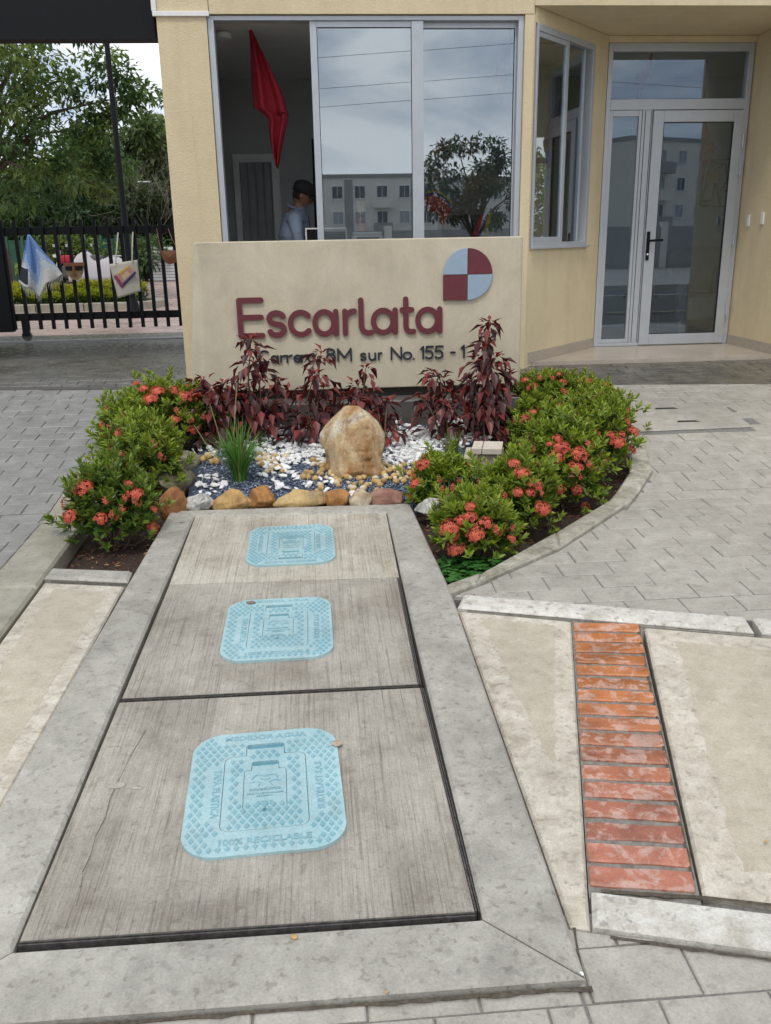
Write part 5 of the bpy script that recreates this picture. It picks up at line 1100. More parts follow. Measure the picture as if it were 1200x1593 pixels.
b0, b1, bt = V(548, 365, 8.4).x, V(596, 365, 8.4).x, V(570, 361, 8.4).z
pr = empty('printer', ((b0+b1)/2, 8.5, 1.44), 'white desktop printer on the desk under the middle window pane', 'printer')
bx('printer_body', (b0, 8.38, 1.441), (b1, 8.62, bt-.03), M_whitep, pr, .01); bx('printer_lid', (b0+.01, 8.39, bt-.028), (b1-.01, 8.6, bt), M_whitep, pr, .008); bx('paper_slot', (b0+.04, 8.372, bt-.06), (b1-.04, 8.379, bt-.045), M_blk, pr)
df = empty('reed_diffuser', V(562, 362, 8.45), 'small orange jar with pale reeds standing on the white printer', 'diffuser'); zj = bt+.001; xj = V(562, 360, 8.45).x; df.location = (xj, 8.45, zj)
child(MB().lathe([(.035, 0), (.04, .02), (.04, .10), (.02, .13), (.02, .16)], 16, (xj, 8.45, zj)).build('jar', plain('amber', (.42, .09, .03), .3)), df)
for dx in (-.03, -.012, .022, .04): child(MB().tube([(xj, 8.45, zj+.10), (xj+dx, 8.45+dx*.3, zj+.27)], .007, 5).build('reed', plain('reed_straw', (.62, .48, .28), .8)), df)
# flags hung from the ceiling edge
def flag(px, py0, py1, wpx, Y, label, lean=0.0, flip=1, ph=0.0):
    T = V(px, py0, Y); B = V(px, py1, Y); h = T.z-B.z; k = (Y*.955+.1)/FPX; W_ = wpx*k
    f_ = empty('red_flag', T, label, 'flag', 'plain red flags hung inside the guardhouse')
    def fn(u, v):
        if v < .55: l, r = 0, .04+.96*(v/.55)
        elif v < .64: l, r = (v-.55)/.09*.42, 1.0
        else: q = (v-.64)/.36; l, r = .42+.18*q-.05*math.sin(q*3), 1.0-.38*q
        x = (l+(r-l)*u)*W_*flip+lean*v*W_; return Vector((x, .05*math.sin(u*10+v*4+ph)*min(1, v*3)+.018*math.sin(u*23+v*9)*min(1, v*2)+.02*math.sin(v*14+ph), -h*v+(-.05*h*u if .5 < v < .6 else 0)))
    o = patch('flag_cloth', fn, 14, 40, M_red, lambda u, v: (.46, .012, .03), .003); o.parent = f_
    o2 = MB().tube([(0, 0, -.01), (0, .0, 3.37-T.z)], .003, 5).build('cord', M_blk); o2.parent = f_
flag(387, 40, 262, 50, 8.55, 'long red flag hanging in the open left bay of the window', .0)
flag(797, 44, 160, 22, 8.25, 'faint red flag behind the right window pane, next to the jamb', 0, -1, 1)
flag(1016, 78, 158, 20, 9.35, 'red flag seen through the glass above the door', -.2, -1, 2)
flag(1093, 186, 256, 24, 9.5, 'red flag behind the upper part of the door glass', .0, 1, 3)
flag(874, 150, 262, 26, 9.1, 'red flag behind the left leaf of the angled side window', 0, -1, 4)
# festive cloths behind the right pane
cz_ = empty('draped_cloth', V(672, 352, 8.5), 'red draped cloth with a yellow and blue edge behind the right pane', 'cloth')
def drp(u, v): a = V(660, 300, 8.5).lerp(V(706, 318, 8.5), u); b = V(664, 330, 8.45).lerp(V(690, 354, 8.45), u); p = a.lerp(b, v); p.y += .04*math.sin(u*9)*v; p.z += (.06*math.sin(u*3.14)); return p
child(patch('cloth', drp, 16, 14, M_cloth, lambda u, v: (.45, .02, .035) if v > .22 else ((.55, .36, .05) if v < .1 else (.04, .05, .20)), .004), cz_)
tri = empty('tricolour_ribbon', V(752, 362, 8.4), 'tricolour ribbon of red, blue and yellow standing on the desk by the right jamb', 'ribbon')
def rib(u, v): a = V(748, 334, 8.4).lerp(V(767, 331, 8.4), u); b = V(735, 366, 8.4).lerp(V(757, 367, 8.4), u); p = a.lerp(b, v); p.y += .012*math.sin(v*9); return p
child(patch('ribbon', rib, 9, 10, M_cloth, lambda u, v: (.50, .02, .03) if u < .4 else ((.03, .05, .30) if u < .68 else (.55, .38, .04)), .004), tri)
hat = empty('dark_hat', V(720, 356, 8.55), 'black cloth-covered table behind the right pane', 'table'); a = V(690, 330, 8.6); b = V(748, 330, 8.6)
bx('cloth_cover', (a.x, 8.5, 1.441), (b.x, 8.69, V(720, 338, 8.6).z), M_blk, hat, .02); bx('top_cloth', (a.x-.02, 8.49, V(720, 338, 8.6).z+.001), (b.x+.02, 8.70, V(720, 334, 8.6).z), M_navy, hat, .01)
hat.name = 'covered_table'
# lobby: armchair, side table, wall ornament
ac = empty('armchair', (4.62, 10.3, FL), 'grey upholstered armchair with wooden legs behind the door glass', 'armchair'); M_up = plain('grey_upholstery', (.36, .33, .30), .9, scale=60, bmp=.3)
bx('seat', (4.25, 9.95, FL+.16), (5.05, 10.65, FL+.42), M_up, ac, .05); bx('backrest', (4.25, 10.52, FL+.42), (5.05, 10.75, FL+.95), M_up, ac, .06); bx('armrest', (4.12, 9.95, FL+.16), (4.248, 10.7, FL+.64), M_up, ac, .05); bx('armrest', (5.052, 9.95, FL+.16), (5.18, 10.7, FL+.64), M_up, ac, .05)
M_leg = plain('pale_wood', (.50, .33, .14), .5)
for x, y in ((4.2, 10.0), (5.1, 10.0), (4.2, 10.66), (5.1, 10.66)): child(MB().tube([(x, y, FL), (x, y, FL+.17)], [.014, .026], 8).build('leg', M_leg), ac)
bx('cushion', (4.72, 10.40, FL+.43), (5.03, 10.51, FL+.74), M_navy, ac, .04)
st = empty('side_table', (3.62, 9.75, FL), 'low round side table on a pale post behind the door glass', 'side table')
child(MB().lathe([(.19, .44), (.20, .45), (.20, .475), (.19, .48)], 28, (3.62, 9.75, FL)).build('table_top', M_blk), st); bx('post', (3.55, 9.68, FL+.02), (3.69, 9.82, FL+.439), M_wallin, st); child(MB().lathe([(.15, 0), (.15, .02)], 24, (3.62, 9.75, FL)).build('base', M_blk), st)
wo = empty('wall_ornament', V(1112, 285, 10.97), 'black wire wall ornament with one yellow disc seen through the door', 'wall ornament')
def wp(px, py): return V(px, py, 10.96)
for q in ([(1090, 320), (1096, 248), (1139, 248), (1136, 321), (1090, 320)], [(1090, 318), (1108, 250)], [(1110, 252), (1130, 256), (1131, 280), (1122, 296), (1136, 300)], [(1112, 262), (1124, 258)], [(1112, 284), (1120, 320)], [(1112, 284), (1108, 312), (1092, 314)], [(1134, 262), (1128, 332)]): child(MB().tube([wp(*p) for p in q], .013, 5).build('wire', M_blk), wo)
o = MB().lathe([(.07, 0), (.07, .012)], 24).build('disc', plain('yellow_disc', (.60, .38, .03), .5)); o.location = wp(1109, 276)-Vector((0, .012, 0)); o.rotation_euler = (R(90), 0, 0); child(o, wo)
# --- the guard: one skinned body, remeshed, with cap
def person(loc, label):
    t_ = empty('person', loc, label, 'person')
    P = {}; E_ = []
    def n(k, co, r, par=None): P[k] = (Vector(co), r); (E_.append((par, k)) if par else None)
    n('pel', (0, 0, .93), .145); n('w', (.01, 0, 1.06), .14, 'pel'); n('ch', (.03, 0, 1.24), .165, 'w'); n('up', (.045, 0, 1.38), .135, 'ch'); n('nk', (.06, 0, 1.45), .066, 'up'); n('nk2', (.085, 0, 1.515), .060, 'nk')
    for s, k in ((1, 'a'), (-1, 'b')):
        n('sh'+k, (.045, s*.155, 1.385), .075, 'up'); n('ua'+k, (.06, s*.225, 1.27), .058, 'sh'+k); n('el'+k, (.085, s*.245, 1.10), .047, 'ua'+k); n('fa'+k, (.21, s*.21, 1.03), .042, 'el'+k); n('wr'+k, (.32, s*.17, 1.0), .028, 'fa'+k); n('pa'+k, (.37, s*.155, .99), .034, 'wr'+k)
        for j, (oy, l) in enumerate(((-.032, .055), (-.011, .075), (.011, .08), (.032, .07))): n('f%d'%j+k, (.415, s*.155+oy, .99), .012, 'pa'+k); n('g%d'%j+k, (.415+l*.6, s*.155+oy*1.15, .98), .0105, 'f%d'%j+k); n('h%d'%j+k, (.415+l, s*.155+oy*1.2, .962), .009, 'g%d'%j+k)
        n('t'+k, (.375, s*.155-s*.045, .985), .014, 'pa'+k); n('u'+k, (.41, s*.155-s*.066, .975), .011, 't'+k)
        n('hi'+k, (0, s*.095, .86), .10, 'pel'); n('kn'+k, (.03, s*.105, .50), .068, 'hi'+k); n('cf'+k, (.0, s*.105, .30), .060, 'kn'+k); n('an'+k, (-.01, s*.105, .09), .042, 'cf'+k); n('to'+k, (.15, s*.125, .04), .04, 'an'+k)
    bm = bmesh.new()
    for a_, b_ in E_:
        (pa, ra), (pb, rb) = P[a_], P[b_]; m_ = max(2, int((pb-pa).length/(min(ra, rb)*.45))+1); tor = {'pel', 'w', 'ch', 'up'}
        for q in range(m_+1):
            t = q/m_; r = ra+(rb-ra)*t; wy = (1.18 if a_ in tor else 1)*(1-t)+(1.18 if b_ in tor else 1)*t
            bmesh.ops.create_icosphere(bm, subdivisions=2, radius=1, matrix=Matrix.Translation(pa.lerp(pb, t)) @ Matrix.Diagonal((r, r*wy, r, 1)))
    # head: sculpted sphere looking down to +X
    hb = bmesh.new(); bmesh.ops.create_uvsphere(hb, u_segments=40, v_segments=28, radius=1); ht = Matrix.Rotation(R(22), 4, 'Y')
    for v in hb.verts:
        p = v.co.copy(); x, y, z = p.x*.098, p.y*.077, p.z*.118
        if z < 0: x = x*(1-.25*abs(p.z))+.018*abs(p.z)*(1 if p.x > -.2 else .2); y *= 1-.28*abs(p.z)**1.5
        gs = lambda cy, cz, sy, sz: math.exp(-((y-cy)/sy)**2-((z-cz)/sz)**2)
        if p.x > 0:
            x += .026*gs(0, -.020, .012, .018)+.010*gs(0, .006, .011, .022)+.010*gs(0, -.058, .024, .008)+.0*gs(0, -.050, .02, .006)+.012*gs(0, -.095, .026, .016)+.007*gs(0, .030, .05, .010)
            for s in (1, -1): x -= .012*gs(s*.031, .010, .014, .010)
        for s in (1, -1):
            if s*p.y > .6: y += s*.020*math.exp(-((x+.004)/.017)**2-((z+.008)/.028)**2)
        v.co = ht @ Vector((x, y, z))+Vector((.118, 0, 1.605))
    mh = bpy.data.meshes.new('h'); hb.to_mesh(mh); hb.free(); bm.from_mesh(mh); bpy.data.meshes.remove(mh)
    m2 = bpy.data.meshes.new('body'); bm.to_mesh(m2); bm.free()
    o = bpy.data.objects.new('body', m2); COL.objects.link(o); rm = o.modifiers.new('re', 'REMESH'); rm.mode = 'VOXEL'; rm.voxel_size = .0085; sm = o.modifiers.new('sm', 'SMOOTH'); sm.factor = .5; sm.iterations = 3; bpy.context.view_layer.update()
    m3 = bpy.data.meshes.new_from_object(o.evaluated_get(bpy.context.evaluated_depsgraph_get())); bpy.data.objects.remove(o)
    for m in (plain('skin', (.24, .12, .07), .55, var=.06), plain('shirt_blue_grey', (.20, .245, .33), .85, scale=40, bmp=.25), plain('dark_trousers', (.03, .035, .05), .85), M_blk, plain('eye_dark', (.02, .015, .012), .3)): m3.materials.append(m)
    for f in m3.polygons:
        c = f.center
        f.material_index = 0 if (c.z > 1.492+.34*(c.x-.07)) else (0 if c.x > .30 and .9 < c.z < 1.1 else (3 if c.z < .085 else (2 if c.z < .925 else 1)))
        hl = ht.inverted() @ (c-Vector((.118, 0, 1.605)))
        if f.material_index == 0 and c.z > 1.53 and hl.z > -.045 and hl.x < -.012 and abs(hl.y) < .080: f.material_index = 4
        if f.material_index == 0 and hl.x > .092 and -.060 < hl.z < -.040 and abs(hl.y) < .026: f.material_index = 4
        f.use_smooth = True
    o = link('body', m3, t_); mb = MB()
    def hd(p): return ht @ Vector(p)+Vector((.118, 0, 1.605))
    prof = [(.106, .022), (.110, .050), (.108, .090), (.092, .122), (.05, .142), (.0, .150)]
    cv = MB(); cv.lathe(prof[:-1]+[(.004, .150)], 24); cv.v = [tuple(hd((x, y*.84, z))) for x, y, z in cv.v]; cap = cv.build('cap', plain('black_cap', (.012, .012, .015), .8), t_, smooth=True)
    bm_ = MB(); pts = []
    for k in range(13): a = R(-62+124*k/12); pts.append((a,))
    vs = []; 
    for k in range(13):
        a = R(-62+124*k/12); vs += [hd((.098*math.cos(a), .080*math.sin(a), .036)), hd((.098*math.cos(a)+.075*math.cos(a)**1.0*.95, .084*math.sin(a), (.012-.012*math.sin(a)**2)))]
    fs = [(2*k, 2*k+1, 2*k+3, 2*k+2) for k in range(12)]; bm_.add(vs, fs); br = bm_.build('cap_brim', MATS['black_cap'], t_); br.modifiers.new('t', 'SOLIDIFY').thickness = .004
    for s in (1, -1):
        e = MB().lathe([(.001, -.008), (.007, -.005), (.008, 0), (.007, .005), (.001, .008)], 10).build('eye', MATS['eye_dark'], t_); e.location = hd((.084, s*.031, .010))
    cl_ = MB(); cl_.tube([(.055+.085*math.cos(R(q*24)), .082*math.sin(R(q*24)), 1.492-.030*math.cos(R(q*24))) for q in range(16)], .014, 6); cl_.build('collar', MATS['shirt_blue_grey'], t_)
    lg = MB(); lg.tube([(.17, .03, 1.42), (.185, .0, 1.25), (.165, -.01, 1.12)], .006, 5); lg.build('lanyard', M_blk, t_)
    return t_
hp = V(470, 300, 8.95); person((hp.x-.118, 8.95, FL-.02+(hp.z-1.605-.03-(FL-.02))), 'security guard in a black cap and grey-blue shirt looking down at the desk')
pl_ = bpy.data.objects['person']; dz = pl_.location.z-FL
stp = empty('platform', (-.05, 9.1, FL), 'low dark platform on which the guard stands behind the desk', 'platform'); bx('platform_body', (-.9, 8.75, FL-.001), (1.6, 9.6, FL+max(.02, dz)), M_floorin, stp)
bx('platform_edge', (-.9, 8.735, FL+max(.02, dz)-.03), (1.6, 8.749, FL+max(.02, dz)+.002), M_metal, stp)

# ================================================================== BEYOND THE GATE
def tree(base, trunk_h, clusters, leafn, leaf, cols, seed, label, cat='tree', name='tree', grp='trees beyond the gate', tr=.16, flat=1.0, boughs=12):
    t_ = empty(name, base, label, cat, grp); gg = np.random.default_rng(seed); b = Vector(base)
    top = Vector((gg.normal()*.2, gg.normal()*.2, trunk_h)); mb = MB(); mb.tube([Vector((0, 0, -.1)), top*.35+Vector((.06, 0, 0)), top*.7, top], [tr*1.25, tr, tr*.8, tr*.6], 9); mb.build('trunk', M_bark, t_, smooth=True)
    cl = [Vector(c[:3])-b for c in clusters]; order = sorted(range(len(cl)), key=lambda i: -len(cl)+i)[::max(1, len(cl)//boughs)]
    for i in order:
        c = cl[i]; m_ = top.lerp(c, .5)+Vector((0, 0, .12*(c-top).length)); MB().tube([top*.9, m_, c], [tr*.42, tr*.25, tr*.08], 6).build('bough', M_bark, t_)
    vs, fs, cs = [], [], []; o = 0; per = leafn//len(cl)
    for i, c in enumerate(cl):
        r = clusters[i][3]; d = unit(per, gg); rad = gg.random((per, 1))**.5; P = np.array(c)+d*rad*r*np.array((1, 1, .72*flat)); dirs = d*.8+gg.normal(size=(per, 3))*.5+np.array((0, 0, -.25)); base_c = np.array(cols[i % len(cols)])*gg.uniform(.7, 1.3)
        ln = gg.uniform(.7, 1.2, per)*leaf; v, f, cc = leaves(P, dirs, unit(per, gg)*.5+np.array((0, 0, 1.)), ln, ln*gg.uniform(.34, .5, per), base_c*gg.uniform(.65, 1.4, (per, 1)), droop=.12); vs.append(v); fs.append(f+o); cs.append(cc); o += len(v)
    link('crown', np_mesh('crown', np.concatenate(vs), np.concatenate(fs), M_tleaf, np.concatenate(cs)), t_); return t_
gg = np.random.default_rng(77)
# nearest big tree: sprays of leaf clumps with gaps, one bough reaching right
cl = []
for k in range(92):
    d = unit(1, gg)[0]; r = gg.random()**.33; c = V(42, 185, 19.5); cl.append((c.x+d[0]*2.1*r, 19.5+d[1]*2.0*r, c.z+d[2]*1.9*r, gg.uniform(.22, .42)))
for (px, py) in [(150, 95), (168, 112), (186, 120), (204, 135), (218, 140), (232, 146), (196, 150), (176, 165), (160, 185), (150, 215), (190, 108), (172, 86), (150, 130), (140, 160), (205, 158), (130, 240), (100, 255), (150, 262), (170, 240), (120, 285), (60, 270), (20, 280), (90, 300), (160, 300), (195, 255), (40, 310)]:
    p = V(px, py, 19.0+gg.uniform(-.5, .5)); cl.append((p.x, p.y, p.z, gg.uniform(.20, .36)))
tb = V(6, 380, 19.8); tree((tb.x, 19.8, .46), 2.6, cl, 9600, .165, [(.075, .14, .038), (.10, .17, .042), (.055, .11, .032), (.16, .22, .05)], 5, 'big dark-leaved tree reaching over the driveway behind the gate', tr=.12, boughs=16)
def blob(px, py, Y, rx, rz, n, r0, r1):
    c = V(px, py, Y); o = []
    for k in range(n): d = unit(1, gg)[0]; r = gg.random()**.4; o.append((c.x+d[0]*rx*r, Y+d[1]*rx*.8*r, c.z+d[2]*rz*r, gg.uniform(r0, r1)))
    return o
for k, (px, py, Y, rx, rz, cols, lab) in enumerate([(228, 262, 37, 2.2, 2.6, [(.12, .18, .055), (.15, .20, .065), (.10, .15, .05)], 'olive green tree with a rounded top right beside the pillar'), (252, 300, 42, 3.0, 2.6, [(.028, .055, .022), (.04, .07, .028)], 'dark tree low behind the olive green one'),
        (158, 312, 40, 2.8, 2.0, [(.11, .17, .045), (.08, .13, .04)], 'mid green tree standing behind the street lamp'), (96, 310, 36, 2.6, 2.2, [(.08, .14, .045), (.10, .16, .05)], 'tree between the big tree and the lamp, half hidden'), (20, 318, 38, 3.6, 2.2, [(.10, .16, .05), (.08, .13, .045)], 'wide tree at the far left behind the big trunk'), (-60, 300, 40, 3.6, 2.6, [(.05, .085, .03)], 'tall tree beyond the left edge of the gate'), (310, 270, 44, 3.4, 3.4, [(.05, .08, .03)], 'tall tree hidden behind the guardhouse pillar')]):
    c = V(px, py, Y); tree((c.x, Y, .45), max(1.5, c.z-rz*.8-.4), blob(px, py, Y, rx, rz, 34, .5, 1.0), 7000, .30, cols, 90+k, lab, tr=.16, boughs=8)
for k, (px, Y, w_, h_, c, lab) in enumerate([(88, 30.2, .9, .5, (.09, .14, .03), 'small yellowish bush in front of the green fence, above the mask bag'), (218, 30.3, .7, .4, (.06, .11, .03), 'small leafy bush in front of the fence beside the white screen'), (15, 33.5, 2.2, 1.5, (.035, .07, .022), 'dark bush behind the green fence at its left end'), (62, 34.5, 2.0, 1.3, (.07, .12, .03), 'light green bush behind the green fence, next to the towel'), (108, 33.8, 2.1, 1.5, (.03, .06, .02), 'dark bush behind the green fence above the mask bag'), (160, 34.4, 2.2, 1.4, (.05, .085, .025), 'mid green bush behind the green fence above the covered motorcycle'), (205, 33.6, 2.0, 1.7, (.03, .055, .02), 'dark bush behind the fence beside the white screen'), (258, 34.8, 2.6, 2.0, (.028, .05, .022), 'dark bush behind the white corrugated screen')]):
    c_ = V(px, 340, Y); tree((c_.x, Y, .45), .8, [(c_.x+gg.normal()*w_*.55, Y+gg.normal()*.5, 1.0+gg.random()*h_*1.3, gg.uniform(.5, .8)) for _ in range(16)], 3600, .22, [c, (c[0]*1.5, c[1]*1.3, c[2])], 120+k, lab, cat='bush', name='bush', grp='bushes behind the fence', tr=.05, boughs=4)
# bare-branched tree
bt_ = V(236, 380, 33); bare = empty('bare_tree', (bt_.x, 33, .46), 'leafless tree of pale thin branches in front of the olive green tree', 'tree'); mb = MB()
tk = MB().tube([(0, 0, -.1), (.05, 0, .9), (0, 0, 1.5)], [.05, .04, .03], 7).build('trunk', plain('pale_bark', (.20, .18, .14), .9), bare)
def twig(p, d, l, r, lv):
    q = p+d*l*.5+Vector((rng.gauss(0, .05), 0, rng.gauss(0, .05)))*l; e = p+d*l+Vector((0, 0, -.10*l)); mb.tube([p, q, e], [r, r*.8, r*.5], 4)
    if lv:
        for _ in range(3): twig(p.lerp(e, rng.uniform(.45, 1)), (d+Vector((rng.gauss(0, .5), rng.gauss(0, .4), rng.gauss(0, .35)))).normalized(), l*rng.uniform(.5, .8), r*.55, lv-1)
for k in range(9): a = k*.7; twig(Vector((0, 0, 1.2+.03*k)), Vector((math.cos(a)*.8, math.sin(a)*.5, .9+.3*rng.random())).normalized(), 1.7, .014, 3)
tag(mb.build('branches', MATS['pale_bark'], bare), kind='stuff')
# lamps
def lamp(px0, py0, px1, py1, Y, r, label, arm=None, up=0, hm=None):
    p = V(px1, py1, Y); t_ = empty('street_lamp', (p.x, Y, .46), label, 'street lamp', 'lamp posts beyond the gate'); h = V(px0, py0, Y).z-.46+up
    MB().tube([(0, 0, 0), (0, 0, h)], [r, r*.72], 10).build('pole', M_blk, t_); MB().lathe([(r*2.2, 0), (r*2.2, .05), (r*1.3, .25)], 14).build('base', M_blk, t_); a = arm or .6
    MB().tube([(0, 0, h-.05), (a*.6, 0, h+.08), (a, 0, h+.1)], r*.45, 6).build('arm', M_blk, t_); MB().box((a-.05, -.07, h+.07), (a+.38, .07, h+.12)).build('lamp_head', hm or M_alu, t_, bev=.02)
lamp(161, 66, 195, 350, 16, .055, 'tall black lamp post close behind the gate', .9, 1.2)
lamp(203, 288, 207, 345, 33, .05, 'distant lamp post with its pale lamp head showing beside the pillar', .35)
lamp(157, 286, 163, 345, 34, .05, 'thin distant lamp post left of the tall black one, head hidden by leaves', -.5, 0, M_blk)
# island hedge with kerb, fence, screen, motorcycles
hk = G(100, 483); hy = hk.y; xL, xR = V(-20, 480, hy).x, V(205, 480, hy).x
isl = [(xL, hy), (xR, hy), (xR+.35, hy+.25), (xR+.5, hy+.8), (xR+.35, hy+1.3), (xR, hy+1.5), (xL, hy+1.5)]
kerbi = empty('island_kerb', (0, 0, 0), kind='structure')
for a, b in zip(isl[:-1], isl[1:]):
    n_ = max(1, int(math.hypot(b[0]-a[0], b[1]-a[1])/.8)); 
    for k in range(n_):
        p = Vector(a).lerp(Vector(b), k/n_+.004); q = Vector(a).lerp(Vector(b), (k+1)/n_-.004); i_ = Vector(((xL+xR)/2, hy+.75)); MB().prism([tuple(p), tuple(q), tuple(q.lerp(i_, .10 if q.x > xR-.2 else .0)+Vector((0, .14 if q.y < hy+.1 else (-.14 if q.y > hy+1.4 else 0)))), tuple(p.lerp(i_, .10 if p.x > xR-.2 else .0)+Vector((0, .14 if p.y < hy+.1 else (-.14 if p.y > hy+1.4 else 0))))], .3, .60, bev=.015).build('kerb_stone', M_olive, kerbi)
tag(MB().prism([(x, y) for x, y in inset(isl, .1)], .4, .52).build('island_soil', M_soil), kind='structure')
def hedge(y, z0, z1, x0, x1, seed, label, cols):
    gg2 = np.random.default_rng(seed); n = 5200; t_ = empty('hedge', ((x0+x1)/2, y, .52), label, 'hedge', 'clipped hedges on the driveway island'); X = gg2.uniform(x0, x1, n)-(x0+x1)/2; u = gg2.uniform(-1, 1, n); vv_ = gg2.random(n)**.6; hh = (z1-.52)*(.9+.12*np.sin(X*5)+.08*np.sin(X*13))
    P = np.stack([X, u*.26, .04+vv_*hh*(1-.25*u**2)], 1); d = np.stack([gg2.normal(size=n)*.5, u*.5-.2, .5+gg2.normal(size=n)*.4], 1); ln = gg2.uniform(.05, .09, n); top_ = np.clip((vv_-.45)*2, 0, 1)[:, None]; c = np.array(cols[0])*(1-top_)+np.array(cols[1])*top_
    v, f, cc = leaves(P, d, unit(n, gg2)*.3+np.array((0, 0, 1.)), ln, ln*.5, c*gg2.uniform(.6, 1.4, (n, 1))); link('foliage', np_mesh('foliage', v, f, M_tleaf, cc), t_)
    for x in np.arange(x0+.2, x1, .45): MB().tube([(x-(x0+x1)/2, 0, 0), (x-(x0+x1)/2+.03, .02, .18)], .012, 5).build('stem', M_stem, t_)
zz1, zz2 = V(120, 455, hy+.45).z, V(120, 440, hy+1.05).z
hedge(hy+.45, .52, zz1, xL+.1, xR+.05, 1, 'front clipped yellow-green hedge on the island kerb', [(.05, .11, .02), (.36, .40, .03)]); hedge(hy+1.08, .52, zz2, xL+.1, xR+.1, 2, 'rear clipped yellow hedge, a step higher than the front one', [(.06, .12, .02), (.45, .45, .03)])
FYY = 31.0; x0, x1 = V(-60, 400, FYY).x, V(232, 400, FYY).x; zt_ = V(120, 372, FYY).z; fe = empty('mesh_fence', (0, FYY, .46), 'green mesh fence with steel posts at the back of the courtyard', 'fence'); M_green = plain('green_mesh', (.018, .075, .045), .75, var=.5, scale=2.2); M_gp = plain('green_post', (.03, .10, .06), .6)
nx_ = 12
for k in range(nx_+1): x = x0+(x1-x0)*k/nx_; child(MB().box((x-.035, FYY-.05, .40), (x+.035, FYY+.02, zt_+.12)).build('post', M_gp), fe)
for k in range(nx_): a = x0+(x1-x0)*k/nx_+.037; b = x0+(x1-x0)*(k+1)/nx_-.037; child(MB().box((a, FYY-.02, .50), (b, FYY-.008, zt_)).build('mesh_panel', M_green), fe)
SYY = 29.5; x0, x1 = V(234, 400, SYY).x, V(330, 400, SYY).x; zt_ = V(260, 384, SYY).z; sc = empty('corrugated_screen', ((x0+x1)/2, SYY, .46), 'white ribbed sheet screen at the right end of the green fence', 'screen'); mb = MB(); nr = 11
for k in range(nr): z0 = .50+(zt_-.5)*k/nr; z1 = .50+(zt_-.5)*(k+1)/nr; child(MB().box((x0, SYY-.03, z0+.006), (x1, SYY, z1-.018), 0).build('sheet_rib', plain('white_sheet', (.70, .71, .72), .5, var=.05)), sc)
child(MB().box((x0, SYY+.002, .46), (x1, SYY+.03, zt_)).build('backing', plain('grey_sheet', (.42, .43, .44), .6)), sc)
yk = empty('marked_kerb', (0, 28.3, .46), kind='structure'); 
for k in range(16): x = V(218, 436, 28.3).x+k*.16; MB().box((x, 28.25, .44), (x+.152, 28.4, .56)).build('kerb_block', plain('yellow_kerb', (.55, .40, .08), .7) if k % 2 == 0 else M_olive, yk, bev=.01)
def motorbike(px, py, Y, body, label, cover=None, rz=0):
    p = V(px, py, Y); t_ = empty('motorcycle', (p.x, Y, .46), label, 'motorcycle', rz=rz)
    for x in (-.62, .62):
        tb_ = MB(); 
        for k in range(20):
            a = 2*math.pi*k/20; b_ = 2*math.pi*(k+1)/20; tb_.tube([(x+.25*math.cos(a), 0, .30+.25*math.sin(a)), (x+.25*math.cos(b_), 0, .30+.25*math.sin(b_))], .05, 5, cap=False)
        wq = tb_.build('wheel', M_blk, t_); MB().tube([(x, -.06, .30), (x, .06, .30)], .05, 8).build('hub', M_alu, wq)
    MB().tube([(.62, 0, .30), (.42, 0, .85), (.36, 0, 1.02)], .035, 8).build('fork', M_alu, t_); MB().tube([(.34, -.34, 1.03), (.36, 0, 1.0), (.34, .34, 1.03)], .02, 8).build('handlebar', M_blk, t_)
    MB().box((-.25, -.14, .28), (.28, .14, .62)).build('engine', M_metal, t_, bev=.05); MB().box((-.10, -.14, .66), (.36, .14, .90)).build('fuel_tank', body, t_, bev=.08); MB().box((-.70, -.13, .74), (-.11, .13, .86)).build('seat', M_blk, t_, bev=.05); MB().lathe([(.02, -.05), (.09, -.03), (.10, .04)], 14, (.50, 0, .88)).build('headlight', M_whitep, t_)
    for s in (-1, 1): MB().box((.32, s*.30-.05, 1.12), (.34, s*.30+.05, 1.20)).build('mirror', M_alu, t_, bev=.01); MB().tube([(.34, s*.28, 1.03), (.33, s*.30, 1.13)], .008, 5).build('mirror_stem', M_blk, t_)
    if cover:
        def cf(u, v):
            x = -.88+1.72*u; hgt = .82+.14*math.exp(-((x-.38)/.2)**2)-.10*math.exp(-((x-.05)/.2)**2)-.28*max(0, abs(x)-.62)/.26; a = (v-.5)*2; return Vector((x, .30*math.sin(a*1.5)+.03*math.sin(u*24)*abs(a), hgt+.06-(hgt-.14)*abs(a)**2.2))
        c_ = patch('cover', cf, 30, 18, M_cloth, lambda u, v: cover, .006); c_.parent = t_
motorbike(156, 405, 25.5, M_metal, 'motorcycle under a pale grey cover beside the yellow hedge', (.46, .44, .46), R(170))
motorbike(112, 402, 26.5, M_red, 'dark motorcycle with red tank behind the mask bag', None, R(160))
# plants outside the rear window of the lobby
for k, (px, py, Y, r_, lab) in enumerate([(812, 310, 15.5, .9, 'leafy tree outside the rear window of the guardhouse'), (848, 300, 17.5, 1.3, 'bushy tree further back outside the rear window')]):
    c = V(px, py, Y); tree((c.x, Y, .45), 1.0, [(c.x+d[0]*r_, Y+d[1]*r_, c.z+d[2]*.75-.25, .45) for d in unit(22, gg)], 4200, .14, [(.08, .15, .03), (.13, .22, .04)], 150+k, lab, tr=.06, grp='plants outside the rear window', boughs=6)
